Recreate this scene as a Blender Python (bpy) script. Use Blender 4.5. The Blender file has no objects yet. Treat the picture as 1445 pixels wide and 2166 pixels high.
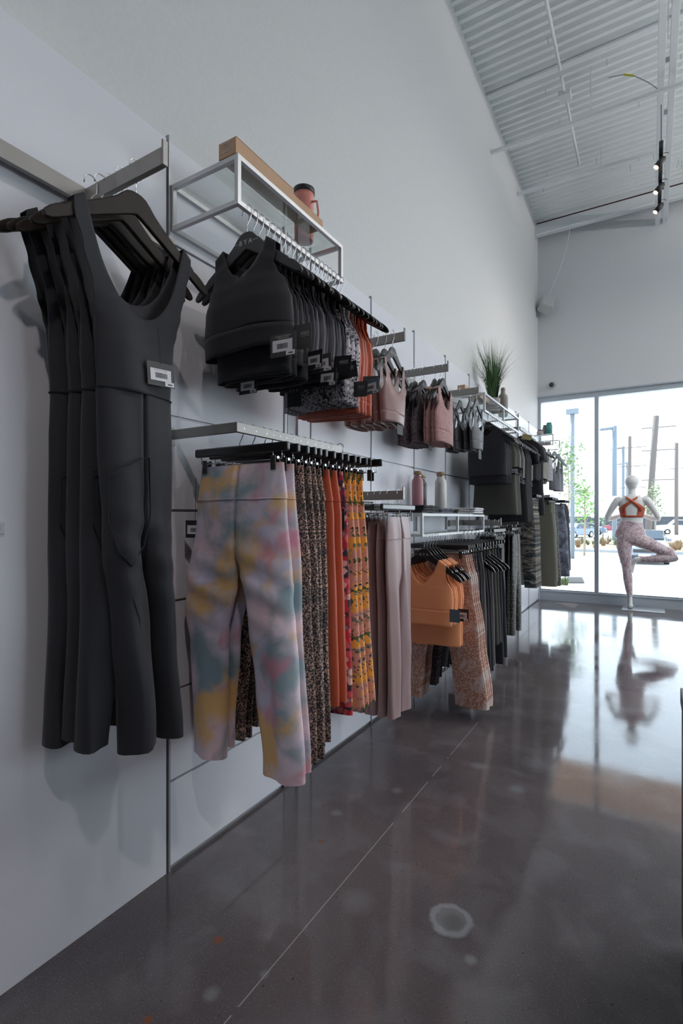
import bpy, bmesh, math, random
from mathutils import Vector, Matrix, noise
PI = math.pi
SC = bpy.context.scene
COL = SC.collection
random.seed(7)

# ------------------------------------------------------------------ camera, exposure, sky, sun, lights
cam_d = bpy.data.cameras.new('camera'); cam = bpy.data.objects.new('camera', cam_d); COL.objects.link(cam)
cam.location = (1.374, 0, 1.18)
cam.rotation_euler = (PI/2, 0, math.atan(652.5/1086))
cam_d.sensor_fit = 'AUTO'; cam_d.sensor_width = 36; cam_d.lens = 1086/2166*36
cam_d.shift_y = 12.5/2166; cam_d.clip_start = 0.02; cam_d.clip_end = 500
SC.camera = cam
SC.view_settings.view_transform = 'Standard'; SC.view_settings.look = 'None'
SC.view_settings.exposure = 0.05; SC.view_settings.gamma = 1.0
SC.view_settings.use_curve_mapping = False
SC.cycles.max_bounces = 8; SC.cycles.diffuse_bounces = 5; SC.cycles.glossy_bounces = 4
SC.cycles.transparent_max_bounces = 16; SC.cycles.transmission_bounces = 6
SC.cycles.use_denoising = True
SC.cycles.sample_clamp_indirect = 6.0
SC.cycles.caustics_reflective = False; SC.cycles.caustics_refractive = False

W = bpy.data.worlds.new('sky'); SC.world = W; W.use_nodes = True
nt = W.node_tree; bg = nt.nodes['Background']
tc = nt.nodes.new('ShaderNodeTexCoord'); sx = nt.nodes.new('ShaderNodeSeparateXYZ'); rp = nt.nodes.new('ShaderNodeValToRGB')
nt.links.new(tc.outputs['Generated'], sx.inputs[0]); nt.links.new(sx.outputs['Z'], rp.inputs[0]); nt.links.new(rp.outputs[0], bg.inputs[0])
rp.color_ramp.elements[0].position = 0.0; rp.color_ramp.elements[0].color = (0.86, 0.94, 1.0, 1)
rp.color_ramp.elements[1].position = 0.9; rp.color_ramp.elements[1].color = (0.62, 0.80, 1.0, 1)
bg.inputs[1].default_value = 4.2

def light(kind, name, loc, rot, energy, color=(1, 1, 1), **kw):
    d = bpy.data.lights.new(name, kind); d.energy = energy; d.color = color
    for k, v in kw.items(): setattr(d, k, v)
    o = bpy.data.objects.new(name, d); COL.objects.link(o); o.location = loc; o.rotation_euler = rot
    return o
PEND_UP = 80; PEND_DN = 36
sun = light('SUN', 'sun', (0, 20, 20), (math.radians(-34), math.radians(-24), 0), 10.0, (1, .96, .9), angle=math.radians(0.6))
# daylight portals for the front window and the added, unseen right opening
def portal(name, loc, rot, sx_, sy_):
    o = light('AREA', name, loc, rot, 1, shape='RECTANGLE', size=sx_, size_y=sy_)
    o.data.cycles.is_portal = True
    return o
portal('portal_front', (3.9, 7.98, 1.5), (-PI/2, 0, 0), 7.8, 2.75)
portal('portal_right', (8.05, 3.7, 1.6), (0, PI/2, 0), 2.9, 5.4)

# ------------------------------------------------------------------ materials
def new_mat(name):
    m = bpy.data.materials.new(name); m.use_nodes = True
    n = m.node_tree.nodes; b = n['Principled BSDF']
    return m, m.node_tree, b
def mat(name, col, rough=0.5, metal=0.0, sheen=0.0, bump=0.0, bscale=300, spec=None, coat=0.0):
    m, t, b = new_mat(name)
    b.inputs['Base Color'].default_value = (*col, 1); b.inputs['Roughness'].default_value = rough
    b.inputs['Metallic'].default_value = metal
    if sheen: b.inputs['Sheen Weight'].default_value = sheen; b.inputs['Sheen Roughness'].default_value = .4
    if spec is not None: b.inputs['Specular IOR Level'].default_value = spec
    if coat: b.inputs['Coat Weight'].default_value = coat; b.inputs['Coat Roughness'].default_value = .08
    tex = t.nodes.new('ShaderNodeTexCoord'); no = t.nodes.new('ShaderNodeTexNoise'); no.inputs['Scale'].default_value = bscale
    t.links.new(tex.outputs['Object'], no.inputs['Vector'])
    # small tonal variation keeps every surface procedural
    mx = t.nodes.new('ShaderNodeMixRGB'); mx.blend_type = 'MULTIPLY'; mx.inputs[0].default_value = .10
    mx.inputs[1].default_value = (*col, 1); t.links.new(no.outputs['Fac'], mx.inputs[2]); t.links.new(mx.outputs[0], b.inputs['Base Color'])
    if bump:
        bu = t.nodes.new('ShaderNodeBump'); bu.inputs['Strength'].default_value = bump; bu.inputs['Distance'].default_value = .002
        t.links.new(no.outputs['Fac'], bu.inputs['Height']); t.links.new(bu.outputs[0], b.inputs['Normal'])
    return m
def emis(name, col, s):
    m, t, b = new_mat(name); b.inputs['Emission Color'].default_value = (*col, 1); b.inputs['Emission Strength'].default_value = s
    b.inputs['Base Color'].default_value = (*col, 1)
    return m
def glass(name, tint=(1, 1, 1), refl=1.0):
    m, t, b = new_mat(name); t.nodes.remove(b)
    out = t.nodes['Material Output']; tr = t.nodes.new('ShaderNodeBsdfTransparent'); gl = t.nodes.new('ShaderNodeBsdfGlossy')
    tr.inputs[0].default_value = (*tint, 1); gl.inputs['Roughness'].default_value = .01
    fr = t.nodes.new('ShaderNodeFresnel'); fr.inputs[0].default_value = 1.45
    mu = t.nodes.new('ShaderNodeMath'); mu.operation = 'MULTIPLY'; mu.inputs[1].default_value = refl
    mi = t.nodes.new('ShaderNodeMixShader'); t.links.new(fr.outputs[0], mu.inputs[0]); t.links.new(mu.outputs[0], mi.inputs[0])
    t.links.new(tr.outputs[0], mi.inputs[1]); t.links.new(gl.outputs[0], mi.inputs[2]); t.links.new(mi.outputs[0], out.inputs[0])
    return m
class NB:
    """tiny node builder for fabric prints"""
    def __init__(s, name, rough=.8, sheen=.2, coord='Object'):
        s.m, s.t, s.b = new_mat(name); s.b.inputs['Roughness'].default_value = rough
        if sheen: s.b.inputs['Sheen Weight'].default_value = sheen
        s.co = s.t.nodes.new('ShaderNodeTexCoord').outputs[coord]
    def shift(s, v, sc=(1, 1, 1)):
        mp = s.t.nodes.new('ShaderNodeMapping'); mp.inputs['Location'].default_value = v; mp.inputs['Scale'].default_value = sc
        s.t.links.new(s.co, mp.inputs[0]); return mp.outputs[0]
    def noise(s, scale, off=(0, 0, 0), detail=2, dist=0.0, sc=(1, 1, 1)):
        n = s.t.nodes.new('ShaderNodeTexNoise'); n.inputs['Scale'].default_value = scale; n.inputs['Detail'].default_value = detail
        n.inputs['Distortion'].default_value = dist; s.t.links.new(s.shift(off, sc), n.inputs['Vector']); return n.outputs['Fac']
    def vor(s, scale, feature='F1', out='Distance', off=(0, 0, 0), sc=(1, 1, 1)):
        n = s.t.nodes.new('ShaderNodeTexVoronoi'); n.feature = feature; n.inputs['Scale'].default_value = scale
        s.t.links.new(s.shift(off, sc), n.inputs['Vector']); return n.outputs[out]
    def ramp(s, fac, stops, const=False):
        r = s.t.nodes.new('ShaderNodeValToRGB'); cr = r.color_ramp
        if const: cr.interpolation = 'CONSTANT'
        while len(cr.elements) < len(stops): cr.elements.new(.5)
        for e, (p, c) in zip(cr.elements, stops):
            e.position = p; e.color = (c, c, c, 1) if isinstance(c, (int, float)) else (*c, 1)
        s.t.links.new(fac, r.inputs[0]); return r.outputs[0]
    def mix(s, fac, a, b, mode='MIX'):
        n = s.t.nodes.new('ShaderNodeMixRGB'); n.blend_type = mode
        for i, v in ((0, fac), (1, a), (2, b)):
            if isinstance(v, (int, float)): n.inputs[i].default_value = v if i == 0 else (v, v, v, 1)
            elif isinstance(v, tuple): n.inputs[i].default_value = (*v, 1)
            else: s.t.links.new(v, n.inputs[i])
        return n.outputs[0]
    def done(s, col, bump=None, strength=.3, dist=.002):
        s.t.links.new(col, s.b.inputs['Base Color'])
        if bump is not None:
            bu = s.t.nodes.new('ShaderNodeBump'); bu.inputs['Strength'].default_value = strength; bu.inputs['Distance'].default_value = dist
            s.t.links.new(bump, bu.inputs['Height']); s.t.links.new(bu.outputs[0], s.b.inputs['Normal'])
        return s.m

M = {}
M['wall'] = mat('painted_wall', (.76, .765, .765), .6, bump=.03, bscale=60)
M['wall_front'] = mat('painted_front_wall', (.70, .72, .75), .6, bump=.03, bscale=60)
M['panel'] = mat('white_laminate_panel', (.82, .825, .885), .38)
M['channel'] = mat('grey_aluminium_channel', (.42, .43, .45), .4, .6)
M['deck'] = mat('white_metal_deck', (.84, .88, .885), .5)
M['steel_white'] = mat('white_painted_steel', (.78, .82, .84), .45)
M['frame_alu'] = mat('window_aluminium', (.50, .56, .62), .4, .3)
M['nickel'] = mat('brushed_nickel', (.33, .315, .30), .42, .65)
M['shelf_metal'] = mat('satin_silver_shelf_frame', (.62, .62, .63), .38, .55)
M['chrome'] = mat('chrome_wire', (.75, .76, .78), .12, 1.0)
M['hanger_black'] = mat('black_lacquered_wood', (.010, .010, .011), .28, coat=.25)
M['hanger_matte'] = mat('matte_black_hanger', (.045, .045, .048), .5)
M['hanger_worn'] = mat('worn_black_hanger', (.018, .011, .008), .5, spec=.25)
M['clip'] = mat('black_clip_rubber', (.02, .02, .021), .45)
M['logo'] = mat('silver_logo_print', (.55, .55, .56), .35, .3)
M['glass_shelf'] = glass('green_tinted_shelf_glass', (.93, .96, .95), .35)
M['glass_window'] = glass('clear_window_glass', (.97, .99, 1.0), .6)
M['black_fab'] = mat('black_stretch_fabric', (.0135, .0135, .019), .75, sheen=.12, bump=.15, bscale=900)
M['charcoal_fab'] = mat('charcoal_stretch_fabric', (.020, .019, .026), .75, sheen=.12, bump=.15, bscale=900)
M['slate_fab'] = mat('slate_violet_fabric', (.048, .045, .062), .55, sheen=.15, bump=.1, bscale=900)
M['seam'] = mat('dark_seam_stitching', (.010, .010, .013), .9)
M['rust_fab'] = mat('rust_orange_fabric', (.52, .098, .042), .42, sheen=.3, bump=.05, bscale=700)
M['rose_fab'] = mat('dusty_rose_satin_fabric', (.30, .165, .15), .36, sheen=.15, bump=.05, bscale=700)
M['mauve_fab'] = mat('mauve_satin_fabric', (.33, .22, .225), .40, sheen=.2, bump=.05, bscale=700)
M['orange_fab'] = mat('apricot_orange_fabric', (.92, .36, .16), .7, sheen=.2, bump=.1, bscale=900)
M['grey_fab'] = mat('grey_satin_fabric', (.085, .082, .09), .5, sheen=.15)
M['olive_fab'] = mat('olive_fabric', (.15, .145, .11), .75, sheen=.1)
M['olive_dark_fab'] = mat('dark_olive_fabric', (.075, .075, .062), .8, sheen=.1)
M['navy_fab'] = mat('navy_fabric', (.028, .035, .07), .75, sheen=.3)
M['green_fab'] = mat('sage_green_fabric', (.16, .22, .20), .7, sheen=.3)
M['brown_fab'] = mat('taupe_brown_fabric', (.12, .10, .10), .6, sheen=.3)
M['tag'] = mat('charcoal_card', (.055, .055, .058), .6)
M['tag_dark'] = mat('black_card', (.016, .017, .02), .6)
M['tag_blue'] = mat('blue_grey_card', (.10, .14, .17), .6)
M['white_print'] = mat('white_label_paper', (.72, .70, .74), .6)
M['grey_print'] = mat('grey_letter_print', (.45, .45, .46), .6)
M['ink'] = mat('black_ink', (.03, .03, .035), .6)
M['string'] = mat('black_cord', (.012, .012, .012), .8)
M['cardboard'] = mat('brown_cardboard', (.56, .36, .23), .8, bscale=80)
M['wood_pale'] = mat('pale_wood_block', (.62, .40, .24), .6, bscale=40)
M['coral'] = mat('coral_pink_enamel', (.80, .30, .25), .4)
M['black_plastic'] = mat('black_plastic', (.02, .02, .022), .35)
M['pink_bottle'] = mat('dusty_pink_powder_coat', (.55, .26, .29), .45)
M['white_bottle'] = mat('off_white_powder_coat', (.80, .77, .74), .4)
M['bamboo'] = mat('bamboo_lid', (.42, .29, .16), .5)
M['steel'] = mat('stainless_steel_ring', (.6, .6, .6), .25, 1.0)
M['pot'] = mat('taupe_ribbed_ceramic', (.42, .36, .35), .6)
M['vase'] = mat('grey_brown_ceramic', (.28, .25, .23), .5)
M['teal'] = mat('teal_jar_glaze', (.05, .26, .24), .4)
M['mannequin'] = mat('white_gloss_mannequin', (.86, .89, .89), .35)
M['grass_leaf'] = mat('green_grass_blade', (.055, .14, .035), .5)
M['lamp_on'] = emis('warm_lamp_glow', (1.0, .62, .36), 3.2)
M['speaker'] = mat('off_white_speaker_plastic', (.62, .62, .62), .5)
M['speaker_grille'] = mat('light_grey_speaker_grille', (.5, .51, .52), .6, bump=.3, bscale=1200)
M['cabinet'] = mat('dark_brown_wood_cabinet', (.035, .022, .014), .4, bscale=30)
M['cabinet_top'] = mat('charcoal_cabinet_top', (.10, .095, .10), .45)
M['asphalt'] = mat('pale_sunlit_concrete_paving', (.62, .60, .57), .9, bscale=6)
M['kerb'] = mat('concrete_kerb', (.26, .27, .28), .9)
M['mulch'] = mat('straw_brown_planting_bed', (.20, .155, .10), .95, bscale=4)
M['soffit'] = mat('tan_wood_soffit', (.42, .25, .15), .6, bscale=12)
M['pole'] = mat('grey_blue_pole_paint', (.13, .16, .19), .5)
M['utility'] = mat('weathered_utility_pole', (.12, .10, .09), .8)
M['bark'] = mat('pale_bark', (.30, .24, .18), .9)
M['leaf_bright'] = mat('bright_green_leaves', (.16, .34, .05), .6)
M['leaf_pale'] = mat('pale_green_leaves', (.17, .26, .12), .6)
M['straw'] = mat('dry_straw_grass', (.26, .17, .09), .8)
M['scrub'] = mat('green_scrub', (.08, .12, .04), .8)
M['car_silver'] = mat('silver_car_paint', (.20, .23, .27), .3, .3, coat=.6)
M['car_white'] = mat('white_car_paint', (.8, .8, .8), .3, coat=.6)
M['car_blue'] = mat('blue_grey_car_paint', (.12, .16, .22), .3, .3, coat=.6)
M['car_maroon'] = mat('maroon_car_paint', (.22, .03, .05), .3, coat=.6)
M['car_glass'] = mat('dark_car_glass', (.03, .04, .05), .08)
M['tyre'] = mat('black_tyre_rubber', (.02, .02, .02), .8)
M['building'] = mat('pale_warehouse_wall', (.66, .68, .70), .8)
M['building_dark'] = mat('dark_building_base', (.06, .065, .075), .8)

# printed fabrics --------------------------------------------------
p = NB('pastel_tie_dye_fabric', .7, .1)
c = p.mix(p.ramp(p.noise(6, (3, 1, 2), 4), [(.38, 0), (.62, 1)]), (.66, .62, .78), (.84, .64, .68))
c = p.mix(p.ramp(p.noise(6.5, (9, 4, 1.3), 5, .4), [(.46, 0), (.62, .8)]), c, (.15, .30, .34))
c = p.mix(p.ramp(p.noise(5.6, (1.2, 7.7, 4.4), 4, .3), [(.50, 0), (.61, .9)]), c, (.82, .50, .17))
c = p.mix(p.ramp(p.noise(8, (5.5, 2.2, 8.1), 3, .3), [(.56, 0), (.68, .75)]), c, (.70, .27, .35))
M['tie_dye'] = p.done(c)
p = NB('copper_speckled_black_fabric', .5, .1)
c = p.mix(p.ramp(p.noise(190, detail=3), [(.50, 0), (.54, 1)]), (.014, .014, .018), (.52, .34, .27))
c = p.mix(p.ramp(p.noise(14, (4, 4, 4)), [(.45, 0), (.62, .55)]), c, (.02, .02, .03))
M['speckle'] = p.done(c)
p = NB('red_floral_fabric', .7, .2)
c = p.ramp(p.vor(48, 'F1', 'Color'), [(0, (.02, .02, .05)), (.28, (.62, .02, .03)), (.48, (.70, .10, .12)), (.62, (.80, .48, .42)), (.76, (.03, .02, .05)), (.88, (.25, .42, .50))], True)
c = p.mix(p.ramp(p.vor(48), [(.45, 0), (.85, 1)]), c, (.035, .015, .03))
c = p.mix(p.ramp(p.noise(12, (2, 0, 1)), [(.52, 0), (.60, .7)]), c, (.60, .02, .04))
M['red_floral'] = p.done(c)
p = NB('orange_and_pink_flower_print_fabric', .7, .2)
c = p.mix(p.ramp(p.noise(22, (1, 2, 3), 1), [(.53, 0), (.55, 1)]), (.66, .28, .20), (.86, .37, .05))
c = p.mix(p.ramp(p.noise(44, (7, 1, 2), 2), [(.585, 0), (.605, 1)]), c, (.10, .11, .035))
c = p.mix(p.ramp(p.noise(52, (3, 9, 5), 1), [(.63, 0), (.65, 1)]), c, (.17, .17, .17))
c = p.mix(p.ramp(p.noise(75, (3, 1, 7), 1), [(.67, 0), (.69, 1)]), c, (.05, .012, .01))
M['orange_floral'] = p.done(c)
def leopard(name, base, spot, scale=60, lo=.45, hi=.55):
    p = NB(name, .7, .2)
    v = p.noise(scale, (2, 3, 4), 1, 1.2)
    return p.done(p.mix(p.ramp(v, [(lo, 0), ((lo+hi)/2, 1), (hi, 1), (hi+.03, 0)]), base, spot))
M['leopard_bw'] = leopard('black_and_white_animal_print_fabric', (.58, .54, .58), (.02, .02, .025), 55, .46, .60)
M['leopard_dark'] = leopard('dark_rose_animal_print_fabric', (.035, .025, .035), (.26, .16, .18), 60, .47, .54)
M['leopard_pink'] = leopard('dusty_pink_leopard_fabric', (.44, .22, .20), (.22, .10, .10), 75, .47, .58)
M['spot_dark'] = leopard('small_spotted_black_fabric', (.025, .028, .028), (.32, .30, .27), 90, .52, .60)
p = NB('tan_snakeskin_fabric', .65, .2)
c = p.mix(p.ramp(p.vor(130, sc=(1, 1, .6)), [(.25, 1), (.55, 0)]), (.40, .19, .13), (.70, .50, .42))
c = p.mix(p.ramp(p.noise(15, (1, 1, 1), 3, .5, sc=(1, 1, .6)), [(.50, 0), (.62, .75)]), c, (.68, .60, .56))
M['snake'] = p.done(c)
p = NB('smoky_camouflage_fabric', .75, .2)
c = p.mix(p.ramp(p.noise(13, (1, 2, 3), 2, .4, sc=(.5, .5, 2.2)), [(.46, 0), (.54, 1)]), (.045, .055, .055), (.22, .19, .155))
c = p.mix(p.ramp(p.noise(24, (5, 2, 3), 2, .4, sc=(.5, .5, 2.4)), [(.56, 0), (.60, 1)]), c, (.44, .42, .38))
c = p.mix(p.ramp(p.noise(20, (5, 8, 3), 2, .4, sc=(.5, .5, 2.2)), [(.57, 0), (.61, 1)]), c, (.02, .025, .03))
M['camo'] = p.done(c)
p = NB('navy_tie_dye_fabric', .8, .3)
c = p.mix(p.ramp(p.noise(14, (1, 2, 3), 3, .8), [(.38, 0), (.68, 1)]), (.045, .055, .085), (.22, .25, .32))
M['navy_dye'] = p.done(c)
p = NB('olive_striped_fabric', .8, .2)
c = p.mix(p.ramp(p.noise(26, (0, 0, 0), 0, sc=(2.5, 2.5, .12)), [(.47, 0), (.52, 1)]), (.05, .05, .045), (.30, .29, .22))
M['stripe'] = p.done(c)
p = NB('fine_black_white_check_fabric', .8, .2)
w = p.t.nodes.new('ShaderNodeTexWave'); w.bands_direction = 'Z'; w.inputs['Scale'].default_value = 22; p.t.links.new(p.co, w.inputs[0])
M['check'] = p.done(p.mix(p.ramp(w.outputs['Fac'], [(.45, 0), (.55, 1)]), (.03, .03, .04), (.5, .5, .52)))
p = NB('mannequin_marbled_leggings_fabric', .6, .2)
c = p.mix(p.ramp(p.vor(60, sc=(1, 1, .8)), [(.2, 1), (.6, 0)]), (.50, .35, .37), (.82, .70, .74))
c = p.mix(p.ramp(p.noise(26, (4, 1, 2), 4, .6), [(.54, 0), (.62, .75)]), c, (.22, .20, .25))
c = p.mix(p.ramp(p.noise(18, (1, 8, 2), 3, .6), [(.50, 0), (.62, .7)]), c, (.72, .66, .70))
M['mann_leg'] = p.done(c)

# polished concrete floor with its joint line, core-drill patch and stains
p = NB('polished_concrete', .14, 0)
c = p.mix(p.ramp(p.noise(1.3, (2, 2, 0), 4), [(.35, 0), (.65, 1)]), (.085, .076, .084), (.130, .112, .118))
c = p.mix(p.ramp(p.noise(6, (1, 4, 0), 5, .5), [(.48, 0), (.70, .5)]), c, (.18, .17, .185))
c = p.mix(p.ramp(p.noise(260, (0, 0, 0), 2), [(.60, 0), (.70, .8)]), c, (.26, .23, .23))
c = p.mix(p.ramp(p.vor(38, off=(3, 3, 0)), [(.035, 1), (.06, 0)]), c, (.015, .013, .012))
c = p.mix(p.ramp(p.noise(70, (8, 0, 0), 3), [(.68, 0), (.74, .6)]), c, (.02, .018, .016))
def spot(c, x, y, r, col, soft=.3, amt=.8, sx=1.0, sy=1.0, ring=None):
    t = p.t; mp = t.nodes.new('ShaderNodeMapping'); mp.vector_type = 'POINT'
    mp.inputs['Location'].default_value = (-x*sx, -y*sy, 0); mp.inputs['Scale'].default_value = (sx, sy, 0)
    t.links.new(p.co, mp.inputs[0])
    ad = t.nodes.new('ShaderNodeVectorMath'); ad.operation = 'ADD'
    sn = t.nodes.new('ShaderNodeTexNoise'); sn.inputs['Scale'].default_value = 25; t.links.new(p.co, sn.inputs[0])
    sc = t.nodes.new('ShaderNodeVectorMath'); sc.operation = 'SCALE'; sc.inputs['Scale'].default_value = r*.5
    sb = t.nodes.new('ShaderNodeVectorMath'); sb.operation = 'SUBTRACT'; sb.inputs[1].default_value = (.5, .5, .5)
    t.links.new(sn.outputs['Color'], sb.inputs[0]); t.links.new(sb.outputs[0], sc.inputs[0])
    t.links.new(mp.outputs[0], ad.inputs[0]); t.links.new(sc.outputs[0], ad.inputs[1])
    ln = t.nodes.new('ShaderNodeVectorMath'); ln.operation = 'LENGTH'; t.links.new(ad.outputs[0], ln.inputs[0])
    dv = t.nodes.new('ShaderNodeMath'); dv.operation = 'DIVIDE'; dv.inputs[1].default_value = r*2; t.links.new(ln.outputs['Value'], dv.inputs[0])
    if ring: f = p.ramp(dv.outputs[0], [(.5-ring-.02, 0), (.5-ring+.02, amt), (.5-.03, amt), (.5+.06, 0)])
    else: f = p.ramp(dv.outputs[0], [(.5*(1-soft), amt), (.5*(1+soft), 0)])
    return p.mix(f, c, col)
GR = (.27, .28, .30)
c = spot(c, .872, 1.460, .052, (.20, .20, .215), .15, .85)
c = spot(c, .872, 1.460, .060, GR, amt=.9, ring=.13)
c = spot(c, .880, 1.452, .030, (.12, .115, .12), .3, .6)
for (x, y, r, col, a) in ((.963, 1.353, .014, GR, .6), (.881, 2.306, .030, GR, .45), (.435, 2.029, .020, GR, .35), (.907, 2.597, .06, GR, .3),
                          (.339, 1.053, .013, (.22, .08, .035), .9), (.362, .80, .010, (.22, .08, .035), .9), (.60, 1.38, .045, GR, .3),
                          (.442, .925, .018, GR, .5), (.674, 2.43, .03, GR, .3), (.519, 1.036, .012, GR, .4), (.347, 1.567, .012, (.2, .09, .05), .8), (.30, 1.75, .02, GR, .4)):
    c = spot(c, x, y, r, col, .5, a)
# straight saw joint running along the wall
sxyz = p.t.nodes.new('ShaderNodeSeparateXYZ'); p.t.links.new(p.co, sxyz.inputs[0])
def mth(op, a, b):
    n = p.t.nodes.new('ShaderNodeMath'); n.operation = op
    for i, v in ((0, a), (1, b)):
        if isinstance(v, (int, float)): n.inputs[i].default_value = v
        else: p.t.links.new(v, n.inputs[i])
    return n.outputs[0]
dx = mth('ABSOLUTE', mth('SUBTRACT', sxyz.outputs['X'], .5225), 0)
line = mth('LESS_THAN', dx, .0016)
line = mth('MULTIPLY', line, mth('LESS_THAN', sxyz.outputs['Y'], 2.95))
line = mth('MULTIPLY', line, mth('GREATER_THAN', p.noise(9, (2, 2, 2), 3), .44))
c = p.mix(mth('MULTIPLY', line, .55), c, (.5, .51, .52))
rr = p.ramp(p.noise(3.5, (1, 1, 1), 5), [(.3, .05), (.7, .13)])
p.t.links.new(rr, p.b.inputs['Roughness'])
M['floor'] = p.done(c, p.noise(3.0, (0, 0, 0), 3), .05, .008)
M['floor'].node_tree.nodes['Principled BSDF'].inputs['Specular IOR Level'].default_value = .5

# ------------------------------------------------------------------ mesh helpers
def link(name, me, m=None, parent=None, smooth=False):
    o = bpy.data.objects.new(name, me); COL.objects.link(o)
    if m is not None and not me.materials: me.materials.append(M[m] if isinstance(m, str) else m)
    if parent: o.parent = parent
    if smooth:
        for f in me.polygons: f.use_smooth = True
    return o
def tag(o, label, cat, group=None, kind=None):
    o['label'] = label; o['category'] = cat
    if group: o['group'] = group
    if kind: o['kind'] = kind
    return o
def struct(o): o['kind'] = 'structure'; return o
class MB:
    def __init__(s): s.v = []; s.f = []
    def add(s, vs, fs):
        n = len(s.v); s.v += [tuple(v) for v in vs]; s.f += [tuple(i+n for i in f) for f in fs]; return s
    def box(s, x0, x1, y0, y1, z0, z1):
        return s.add([(x0, y0, z0), (x1, y0, z0), (x1, y1, z0), (x0, y1, z0), (x0, y0, z1), (x1, y0, z1), (x1, y1, z1), (x0, y1, z1)],
                     [(0, 3, 2, 1), (4, 5, 6, 7), (0, 1, 5, 4), (1, 2, 6, 5), (2, 3, 7, 6), (3, 0, 4, 7)])
    def tube(s, pts, r, n=8, cap=True):
        pts = [Vector(q) for q in pts]; rs = r if isinstance(r, (list, tuple)) else [r]*len(pts)
        base = len(s.v); up = None
        for i, q in enumerate(pts):
            t = (pts[min(i+1, len(pts)-1)] - pts[max(i-1, 0)]).normalized()
            if up is None:
                a = Vector((0, 0, 1)) if abs(t.z) < .9 else Vector((0, 1, 0)); up = (a - t*a.dot(t)).normalized()
            else:
                up = (up - t*up.dot(t)); up = up.normalized() if up.length > 1e-6 else Vector((1, 0, 0))
            si = t.cross(up)
            for k in range(n):
                an = 2*PI*k/n; s.v.append(tuple(q + (up*math.cos(an) + si*math.sin(an))*rs[i]))
        for i in range(len(pts)-1):
            for k in range(n):
                a = base+i*n+k; b = base+i*n+(k+1) % n; s.f.append((a, b, b+n, a+n))
        if cap:
            s.f.append(tuple(base+k for k in range(n-1, -1, -1))); e = base+(len(pts)-1)*n; s.f.append(tuple(e+k for k in range(n)))
        return s
    def lathe(s, prof, cx=0, cy=0, z=0, n=24, ribs=0, ribd=0):
        base = len(s.v)
        for (r, h) in prof:
            for k in range(n):
                a = 2*PI*k/n; q = r*(1+ribd*math.cos(ribs*a)) if ribs else r
                s.v.append((cx+q*math.cos(a), cy+q*math.sin(a), z+h))
        for i in range(len(prof)-1):
            for k in range(n):
                a = base+i*n+k; b = base+i*n+(k+1) % n; s.f.append((a, b, b+n, a+n))
        s.f.append(tuple(base+k for k in range(n-1, -1, -1))); e = base+(len(prof)-1)*n; s.f.append(tuple(e+k for k in range(n)))
        return s
    def prism(s, outline, d0, d1, axis='y'):
        """outline of (a, b) extruded along an axis"""
        n = len(outline); base = len(s.v)
        for d in (d0, d1):
            for a, b in outline:
                s.v.append({'y': (a, d, b), 'x': (d, a, b), 'z': (a, b, d)}[axis])
        s.f.append(tuple(base+i for i in range(n))); s.f.append(tuple(base+n+i for i in range(n-1, -1, -1)))
        for i in range(n):
            j = (i+1) % n; s.f.append((base+j, base+i, base+n+i, base+n+j))
        return s
    def mesh(s, name):
        me = bpy.data.meshes.new(name); me.from_pydata(s.v, [], s.f)
        bm = bmesh.new(); bm.from_mesh(me); bmesh.ops.recalc_face_normals(bm, faces=bm.faces); bm.to_mesh(me); bm.free()
        return me
    def obj(s, name, m, parent=None, smooth=False, bevel=0, seg=2):
        o = link(name, s.mesh(name), m, parent, smooth)
        if bevel:
            b = o.modifiers.new('bevel', 'BEVEL'); b.width = bevel; b.segments = seg; b.limit_method = 'ANGLE'; b.angle_limit = .6
        return o
def empty(name, loc=(0, 0, 0), rz=0):
    o = bpy.data.objects.new(name, None); COL.objects.link(o); o.location = loc; o.rotation_euler = (0, 0, rz); o.empty_display_size = .05
    return o
def kids(o): return [c for c in o.children]
CH = {}
def reg(o, *cs): CH.setdefault(o.name, []).extend(cs); return o
def copy_tree(o, parent=None):
    c = o.copy(); COL.objects.link(c)
    if parent is not None: c.parent = parent
    for ch in list(o.children): copy_tree(ch, c)
    return c
def text_mesh(body, size, extrude=.0003, align='CENTER'):
    cu = bpy.data.curves.new('lettering', 'FONT'); cu.body = body; cu.size = size; cu.extrude = extrude; cu.align_x = align; cu.align_y = 'CENTER'
    cu.resolution_u = 2
    o = bpy.data.objects.new('lettering', cu); COL.objects.link(o)
    dg = bpy.context.evaluated_depsgraph_get(); me = bpy.data.meshes.new_from_object(o.evaluated_get(dg))
    bpy.data.objects.remove(o); bpy.data.curves.remove(cu); me.materials.clear()
    return me
def put_text(body, size, m, parent, loc, rot, name='lettering'):
    o = link(name, text_mesh(body, size), m, parent); o.location = loc; o.rotation_euler = rot; return o
def lerp_table(tab, z):
    """tab sorted by descending z: rows (z, v...) smooth interpolation"""
    if z >= tab[0][0]: return tab[0][1:]
    for a, b in zip(tab, tab[1:]):
        if z >= b[0]:
            t = (a[0]-z)/(a[0]-b[0]); t = t*t*(3-2*t)
            return tuple(p_*(1-t)+q_*t for p_, q_ in zip(a[1:], b[1:]))
    return tab[-1][1:]
ORD = ['first', 'second', 'third', 'fourth', 'fifth', 'sixth', 'seventh', 'eighth', 'ninth', 'tenth', 'eleventh', 'twelfth']

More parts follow.
